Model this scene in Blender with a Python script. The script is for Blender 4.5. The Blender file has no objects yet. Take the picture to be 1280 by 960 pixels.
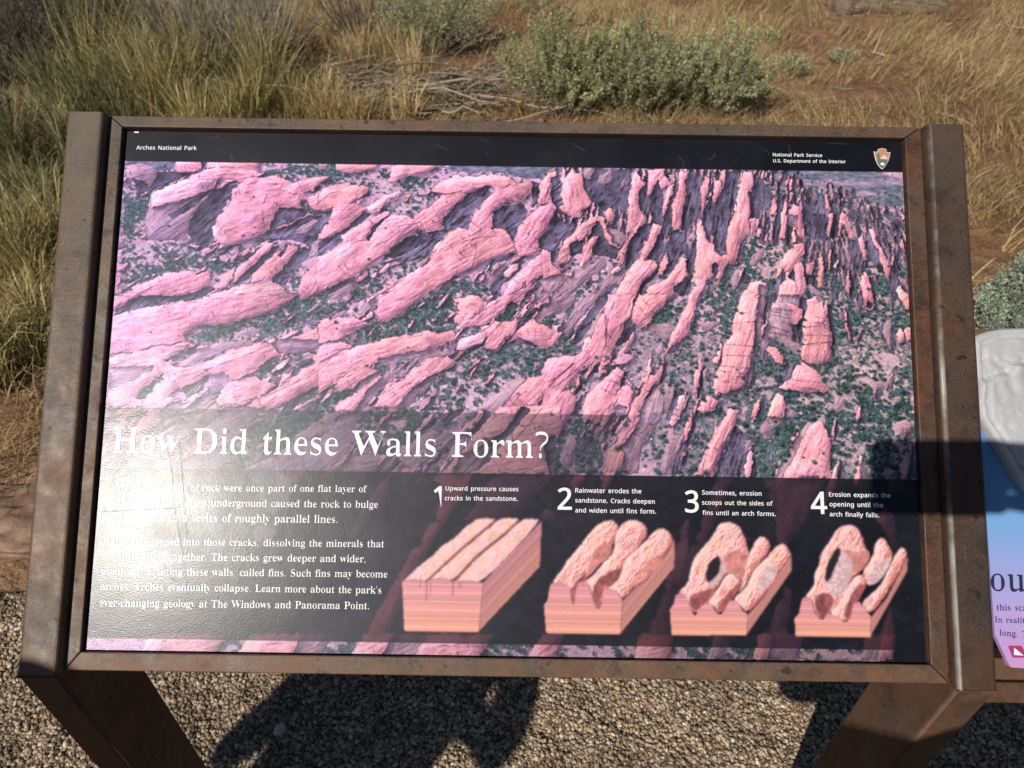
import bpy, bmesh, math, random
import numpy as np
from mathutils import Vector, Matrix
R = math.radians
scene = bpy.context.scene
COL = scene.collection
random.seed(5)
# ---------------------------------------------------------------------------
# camera: hand-held phone height, looking down at a tilted wayside panel
cam_d = bpy.data.cameras.new('camera'); cam = bpy.data.objects.new('camera', cam_d); COL.objects.link(cam)
CAM = Vector((0.00281, -0.40374, 1.53364))
CAM_R = Matrix(((0.99988935, -0.01483813, 0.00105394), (0.01043349, 0.64904579, -0.7606778), (0.01060298, 0.76060463, 0.64912879)))
cam.matrix_world = Matrix.Translation(CAM) @ CAM_R.to_4x4()
cam_d.sensor_fit = 'HORIZONTAL'; cam_d.sensor_width = 36.0; cam_d.lens = 900.0 / 1280.0 * 36.0
cam_d.clip_start = 0.02; cam_d.clip_end = 1500.0
cam_d.dof.use_dof = True; cam_d.dof.focus_distance = 0.86; cam_d.dof.aperture_fstop = 9.0
scene.camera = cam
# daylight: sun behind the viewer's left shoulder
SUN_EL, SUN_AZ = R(37.0), R(-35.1)          # azimuth from straight behind the viewer, towards the left
SUN = Vector((math.sin(SUN_AZ) * math.cos(SUN_EL), -math.cos(SUN_AZ) * math.cos(SUN_EL), math.sin(SUN_EL)))
world = bpy.data.worlds.new('World'); scene.world = world; world.use_nodes = True
wn = world.node_tree
sky = wn.nodes.new('ShaderNodeTexSky'); sky.sky_type = 'NISHITA'; sky.sun_disc = False
sky.sun_elevation = SUN_EL; sky.sun_rotation = math.atan2(SUN.x, SUN.y); sky.altitude = 1500; sky.dust_density = .6
wn.links.new(sky.outputs[0], wn.nodes['Background'].inputs[0]); wn.nodes['Background'].inputs[1].default_value = 0.05
sun_d = bpy.data.lights.new('sun', 'SUN'); sun_d.energy = 4.6; sun_d.angle = R(.53); sun_d.color = (1.0, .945, .86)
sun = bpy.data.objects.new('sun', sun_d); COL.objects.link(sun)
sun.rotation_euler = (-SUN).to_track_quat('-Z', 'Y').to_euler(); sun.location = (-4, -6, 6)
scene.view_settings.view_transform = 'Standard'; scene.view_settings.look = 'None'
scene.view_settings.exposure = 0.0; scene.view_settings.gamma = 1.0
# ---------------------------------------------------------------------------
# helpers
def obj(name, me, mat=None, parent=None, mw=None):
    o = bpy.data.objects.new(name, me); COL.objects.link(o)
    if mat:
        for m in (mat if isinstance(mat, (list, tuple)) else [mat]): me.materials.append(m)
    if parent: o.parent = parent
    if mw is not None: o.matrix_world = mw
    return o
def tag(o, label=None, cat=None, group=None, kind=None):
    if label: o['label'] = label
    if cat: o['category'] = cat
    if group: o['group'] = group
    if kind: o['kind'] = kind
    return o
def empty(name, loc=(0, 0, 0)):
    o = bpy.data.objects.new(name, None); COL.objects.link(o); o.location = loc; o.empty_display_size = .05
    return o
def mesh_np(name, verts, faces_flat, counts, smooth=False):
    """mesh from numpy arrays: faces_flat = loop vertex indices, counts = corners per face"""
    me = bpy.data.meshes.new(name)
    verts = np.asarray(verts, np.float32); faces_flat = np.asarray(faces_flat, np.int32); counts = np.asarray(counts, np.int32)
    me.vertices.add(len(verts)); me.vertices.foreach_set('co', verts.ravel())
    me.loops.add(len(faces_flat)); me.loops.foreach_set('vertex_index', faces_flat)
    me.polygons.add(len(counts))
    st = np.zeros(len(counts), np.int32); st[1:] = np.cumsum(counts)[:-1]
    me.polygons.foreach_set('loop_start', st)
    if smooth: me.polygons.foreach_set('use_smooth', np.ones(len(counts), bool))
    me.update(calc_edges=True); me.validate()
    return me
def vcol(me, name, rgb):
    a = me.color_attributes.new(name, 'FLOAT_COLOR', 'POINT')
    c = np.ones((len(me.vertices), 4), np.float32); c[:, :3] = rgb
    a.data.foreach_set('color', c.ravel())
def from_bm(name, bm, smooth=False):
    me = bpy.data.meshes.new(name); bmesh.ops.recalc_face_normals(bm, faces=bm.faces); bm.to_mesh(me); bm.free()
    if smooth:
        for p in me.polygons: p.use_smooth = True
    return me
def prism(pts, axis_vec, bevel=0.0, seg=3, only=None):
    """closed solid from a planar 3-D outline pushed along axis_vec"""
    bm = bmesh.new()
    a = [bm.verts.new(p) for p in pts]; b = [bm.verts.new(Vector(p) + Vector(axis_vec)) for p in pts]
    n = len(pts)
    bm.faces.new(a); bm.faces.new(b[::-1])
    for i in range(n): bm.faces.new((a[i], b[i], b[(i + 1) % n], a[(i + 1) % n]))
    bmesh.ops.recalc_face_normals(bm, faces=bm.faces)
    if bevel > 0:
        ed = [e for e in bm.edges if only is None or only(e)]
        bmesh.ops.bevel(bm, geom=ed, offset=bevel, segments=seg, profile=.5, affect='EDGES')
    return bm
def srgb_lin(c):
    c = np.asarray(c, float)
    return np.where(c <= .04045, c / 12.92, ((c + .055) / 1.055) ** 2.4)
class NT:
    """small wrapper for building node materials"""
    def __init__(s, name):
        s.m = bpy.data.materials.new(name); s.m.use_nodes = True; s.t = s.m.node_tree; s.b = s.t.nodes['Principled BSDF']
    def n(s, typ, **kw):
        nd = s.t.nodes.new(typ)
        for k, v in kw.items():
            if k in nd.bl_rna.properties.keys(): setattr(nd, k, v)
            else: nd.inputs[k].default_value = v
        return nd
    def l(s, a, b): s.t.links.new(a, b)
    def noise(s, scale, detail=4, rough=.55, vec=None, dist=0):
        nd = s.n('ShaderNodeTexNoise'); nd.inputs['Scale'].default_value = scale; nd.inputs['Detail'].default_value = detail
        nd.inputs['Roughness'].default_value = rough; nd.inputs['Distortion'].default_value = dist
        if vec is not None: s.l(vec, nd.inputs['Vector'])
        return nd.outputs['Fac']
    def ramp(s, fac, stops, interp='LINEAR'):
        nd = s.n('ShaderNodeValToRGB'); cr = nd.color_ramp; cr.interpolation = interp
        while len(cr.elements) < len(stops): cr.elements.new(.5)
        for e, (p, c) in zip(cr.elements, stops):
            e.position = p; e.color = (c, c, c, 1) if isinstance(c, (int, float)) else (*c, 1)
        s.l(fac, nd.inputs[0]); return nd.outputs[0]
    def mix(s, fac, a, b, mode='MIX'):
        nd = s.n('ShaderNodeMix', data_type='RGBA', blend_type=mode)
        for v, i in ((fac, 0), (a, 6), (b, 7)):
            if isinstance(v, (int, float)): nd.inputs[i].default_value = v if i == 0 else (v, v, v, 1)
            elif isinstance(v, tuple): nd.inputs[i].default_value = (*v, 1)
            else: s.l(v, nd.inputs[i])
        return nd.outputs[2]
    def math(s, op, a, b=0.0):
        nd = s.n('ShaderNodeMath', operation=op)
        for v, i in ((a, 0), (b, 1)):
            if isinstance(v, (int, float)): nd.inputs[i].default_value = v
            else: s.l(v, nd.inputs[i])
        return nd.outputs[0]
    def bump(s, h, strength, dist, prev=None):
        nd = s.n('ShaderNodeBump'); nd.inputs['Strength'].default_value = strength; nd.inputs['Distance'].default_value = dist
        s.l(h, nd.inputs['Height'])
        if prev is not None: s.l(prev, nd.inputs['Normal'])
        s.l(nd.outputs[0], s.b.inputs['Normal']); return nd.outputs[0]
    def coord(s, kind='Object', scale=None, rot=None):
        c = s.n('ShaderNodeTexCoord').outputs[kind]
        if scale is None and rot is None: return c
        m = s.n('ShaderNodeMapping')
        if scale: m.inputs['Scale'].default_value = scale
        if rot: m.inputs['Rotation'].default_value = rot
        s.l(c, m.inputs['Vector']); return m.outputs[0]
    def attr(s, name): 
        return s.n('ShaderNodeAttribute', attribute_name=name).outputs['Color']
    def set(s, **kw):
        for k, v in kw.items():
            i = s.b.inputs[k.replace('_', ' ')]
            if isinstance(v, (int, float)): i.default_value = v
            elif isinstance(v, tuple): i.default_value = (*v, 1)
            else: s.l(v, i)
        return s
# ---- measuring: photograph pixel -> point on the ground / on the panel plane
FPX = 900.0
def gp(u, v, z=0.0):
    d = CAM_R @ Vector(((u - 640) / FPX, -(v - 480) / FPX, -1.0))
    t = (z - CAM.z) / d.z
    return CAM + d * t
TILT = R(43.0); PANEL_Z = 0.80
PANEL_M = Matrix.Translation((0, 0, PANEL_Z)) @ Matrix.Rotation(TILT, 4, 'X')   # panel X right, Y up the slope, Z out
PANEL_I = PANEL_M.inverted()
def pp(u, v, off=0.0):
    o = PANEL_I @ CAM; d = (PANEL_I.to_3x3() @ (CAM_R @ Vector(((u - 640) / FPX, -(v - 480) / FPX, -1.0))))
    return o + d * ((off - o.z) / d.z)

PRINT_GAIN = np.array([.85, .85, .96])

# ---------------------------------------------------------------------------
# materials
def mat_rust(name, bias=0.0, warm=1.0, gloss=.42, dark=1.0, seed=0, edge=None):
    k = NT(name)
    mp = k.n('ShaderNodeMapping'); mp.inputs['Location'].default_value = (seed * 3.1, seed * 1.7, 0); k.l(k.coord('Object'), mp.inputs['Vector']); v = mp.outputs[0]
    n1 = k.noise(7, 5, .6, v); n2 = k.noise(40, 5, .65, v); n3 = k.noise(420, 3, .6, v); n4 = k.noise(16, 4, .7, v, .8)
    base = k.ramp(n1, [(.30, (.105, .080, .066)), (.48, (.150 * warm, .108, .080)), (.62, (.185 * warm, .122, .082)), (.78, (.185, .155, .132))])
    rust = k.ramp(n2, [(.40, (.095, .055, .040)), (.60, (.215 * warm, .105, .055))])
    f = k.ramp(k.math('ADD', n4, bias), [(.50, 0.0), (.68, .75)])
    c = k.mix(f, base, rust)
    grit = k.ramp(n3, [(.34, .62), (.56, 1.0), (.74, 1.22)])
    c = k.mix(1.0, c, grit, 'MULTIPLY')
    # long dark run marks down the slope
    run = k.noise(9, 4, .6, k.coord('Object', scale=(9, .7, 9)))
    c = k.mix(k.ramp(run, [(.58, 0.0), (.74, .50)]), c, (.062, .048, .040))
    pit = k.ramp(k.noise(70, 2, .5, v), [(.66, 0.0), (.70, .8)])
    c = k.mix(pit, c, (.035, .026, .022))
    # smeared stains and bright scuffs
    sm = k.noise(22, 3, .55, v, 1.4)
    c = k.mix(k.ramp(sm, [(.60, 0.0), (.66, .55)]), c, (.060, .050, .046))
    sc = k.noise(30, 2, .5, k.coord('Object', scale=(4, .35, 4)))
    c = k.mix(k.ramp(sc, [(.70, 0.0), (.76, .35)]), c, (.26, .22, .19))
    # rust creeping up from the lower ends and joints
    sp = k.n('ShaderNodeSeparateXYZ'); k.l(k.coord('Object'), sp.inputs[0])
    lowr = k.math('SUBTRACT', .085, k.math('ADD', sp.outputs[1], k.math('MULTIPLY', k.noise(26, 4, .65, v), .13)))
    c = k.mix(k.ramp(lowr, [(.02, 0.0), (.035, .8)]), c, k.ramp(n2, [(.35, (.110, .060, .040)), (.65, (.235, .120, .066))]))
    c = k.mix(1.0, c, dark, 'MULTIPLY')
    # big soft patches of greyer mill scale and redder rust
    pa = k.noise(5.5, 4, .6, v, .6)
    c = k.mix(k.ramp(pa, [(.52, 0.0), (.64, .55)]), c, tuple(q * dark for q in (.190, .142, .108)))
    c = k.mix(k.ramp(pa, [(.36, .6), (.47, 0.0)]), c, tuple(q * dark for q in (.185 * warm, .092, .050)))
    if edge:                                                        # sun glint painted as a light stripe along one corner
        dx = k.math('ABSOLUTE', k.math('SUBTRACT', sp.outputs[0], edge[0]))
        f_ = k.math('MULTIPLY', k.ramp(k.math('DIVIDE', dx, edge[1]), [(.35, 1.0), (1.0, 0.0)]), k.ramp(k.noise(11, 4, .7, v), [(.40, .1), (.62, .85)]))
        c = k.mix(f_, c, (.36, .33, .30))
    k.set(Base_Color=c, Metallic=.10, Specular_IOR_Level=.30, Roughness=k.ramp(n2, [(.3, gloss - .04), (.7, gloss + .18)]))
    b = k.bump(n3, .35, .0006); k.bump(n2, .25, .0012, b)
    return k.m
M_RUST = mat_rust('weathered_steel', 0.0, 1.0, .46, .74, 1); M_RUST_DARK = mat_rust('weathered_steel_low_sheen', .03, 1.10, .46, .44, 2, (.4822, .0032)); M_RUST_RED = mat_rust('rusted_steel', .12, 1.2, .46, .52, 3)  # M_RUST_DARK: weaker sheen of the right post painted as darker brown
M_LEG = mat_rust('rusted_leg_steel', .08, 1.2, .58, .58, 4)
def mat_print():
    k = NT('printed_panel')
    col = k.attr('print'); wear = k.attr('wear')
    sp = k.n('ShaderNodeSeparateColor'); k.l(wear, sp.inputs[0])
    v = k.coord('Object')
    fine = k.noise(1500, 2, .5, v)
    c = k.mix(1.0, col, k.ramp(fine, [(.3, .90), (.7, 1.08)]), 'MULTIPLY')
    c = k.mix(k.math('MULTIPLY', sp.outputs[2], .5), c, (.30, .30, .32))
    r = k.math('ADD', k.ramp(k.noise(14, 4, .6, v), [(.35, .245), (.65, .295)]), k.math('MULTIPLY', sp.outputs[0], .10))
    k.set(Base_Color=c, Roughness=r, Specular_IOR_Level=.22, Coat_Weight=.36, Coat_Roughness=.50, Coat_IOR=1.5)
    skin = k.noise(420, 3, .5, k.coord('Object', scale=(1.0, 1.6, 1)))
    wave = k.noise(60, 3, .5, v)
    b = k.bump(skin, .27, .0004); k.bump(wave, .10, .001, b)
    return k.m
M_PRINT = mat_print()
def mat_ink(name, c, rough=.32):
    k = NT(name)
    skin = k.noise(330, 3, .5, k.coord('Object', scale=(1.0, 1.6, 1)))
    cc = k.mix(k.ramp(k.noise(700, 3, .6, k.coord('Object')), [(.35, 0.0), (.7, .22)]), c, tuple(x * .6 for x in c))
    k.set(Base_Color=cc, Roughness=.27, Specular_IOR_Level=.22, Coat_Weight=.36, Coat_Roughness=.50, Coat_IOR=1.5)
    k.bump(skin, .42, .00045)
    return k.m
M_WHITE = mat_ink('white_ink', (.78, .78, .80)); M_NAVY = mat_ink('navy_ink', (.02, .025, .06))
def mat_attr(name, attr='tint', rough=.85, trans=0.0, spec=.2, bump=None):
    k = NT(name)
    c = k.attr(attr)
    k.set(Base_Color=c, Roughness=rough, Specular_IOR_Level=spec)
    if trans:
        tr = k.n('ShaderNodeBsdfTranslucent'); k.l(c, tr.inputs[0])
        mx = k.n('ShaderNodeMixShader'); mx.inputs[0].default_value = trans
        out = k.t.nodes['Material Output']
        k.l(k.b.outputs[0], mx.inputs[1]); k.l(tr.outputs[0], mx.inputs[2]); k.l(mx.outputs[0], out.inputs[0])
    if bump: k.bump(k.noise(bump[0], 4, .6, k.coord('Object')), bump[1], bump[2])
    return k.m
M_BLADE = mat_attr('grass_blade', trans=.22); M_LEAF = mat_attr('sage_leaf', trans=.15, rough=.75)
M_TWIG = mat_attr('dry_twig'); M_PEBBLE = mat_attr('gravel_stone', rough=.8, bump=(260, .5, .002))
def mat_soil():
    k = NT('red_soil')
    v = k.coord('Object')
    n1 = k.noise(.9, 5, .6, v); n2 = k.noise(9, 5, .65, v); n3 = k.noise(90, 4, .65, v)
    c = k.ramp(n1, [(.32, (.210, .108, .056)), (.50, (.290, .160, .088)), (.70, (.370, .240, .145))])
    c = k.mix(1.0, c, k.ramp(n2, [(.3, .62), (.7, 1.18)]), 'MULTIPLY')
    c = k.mix(1.0, c, k.ramp(n3, [(.3, .70), (.7, 1.22)]), 'MULTIPLY')
    k.set(Base_Color=c, Roughness=.95, Specular_IOR_Level=.1)
    b = k.bump(n2, .8, .06); k.bump(n3, .7, .010, b)
    return k.m
M_SOIL = mat_soil()
def mat_gravel():
    k = NT('gravel_bed')
    v = k.coord('Object')
    n2 = k.noise(30, 4, .6, v); n3 = k.noise(260, 3, .7, v)
    c = k.ramp(n3, [(.30, (.080, .058, .040)), (.55, (.210, .165, .118)), (.75, (.330, .265, .195))])
    c = k.mix(1.0, c, k.ramp(n2, [(.3, .75), (.7, 1.15)]), 'MULTIPLY')
    k.set(Base_Color=c, Roughness=.95, Specular_IOR_Level=.1)
    k.bump(n3, 1.0, .008)
    return k.m
M_GRAVEL = mat_gravel()
def mat_plain(name, c, rough=.6, bump=None, var=.25, scale=30, metallic=0.0):
    k = NT(name)
    v = k.coord('Object')
    cc = k.mix(k.ramp(k.noise(scale, 4, .6, v), [(.3, 0.0), (.7, 1.0)]), tuple(x * (1 - var) for x in c), tuple(min(1, x * (1 + var)) for x in c))
    k.set(Base_Color=cc, Roughness=rough, Metallic=metallic)
    if bump: k.bump(k.noise(bump[0], 4, .6, v), bump[1], bump[2])
    return k.m
M_BLACK = mat_plain('black_backing', (.012, .012, .013), .7)

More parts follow.
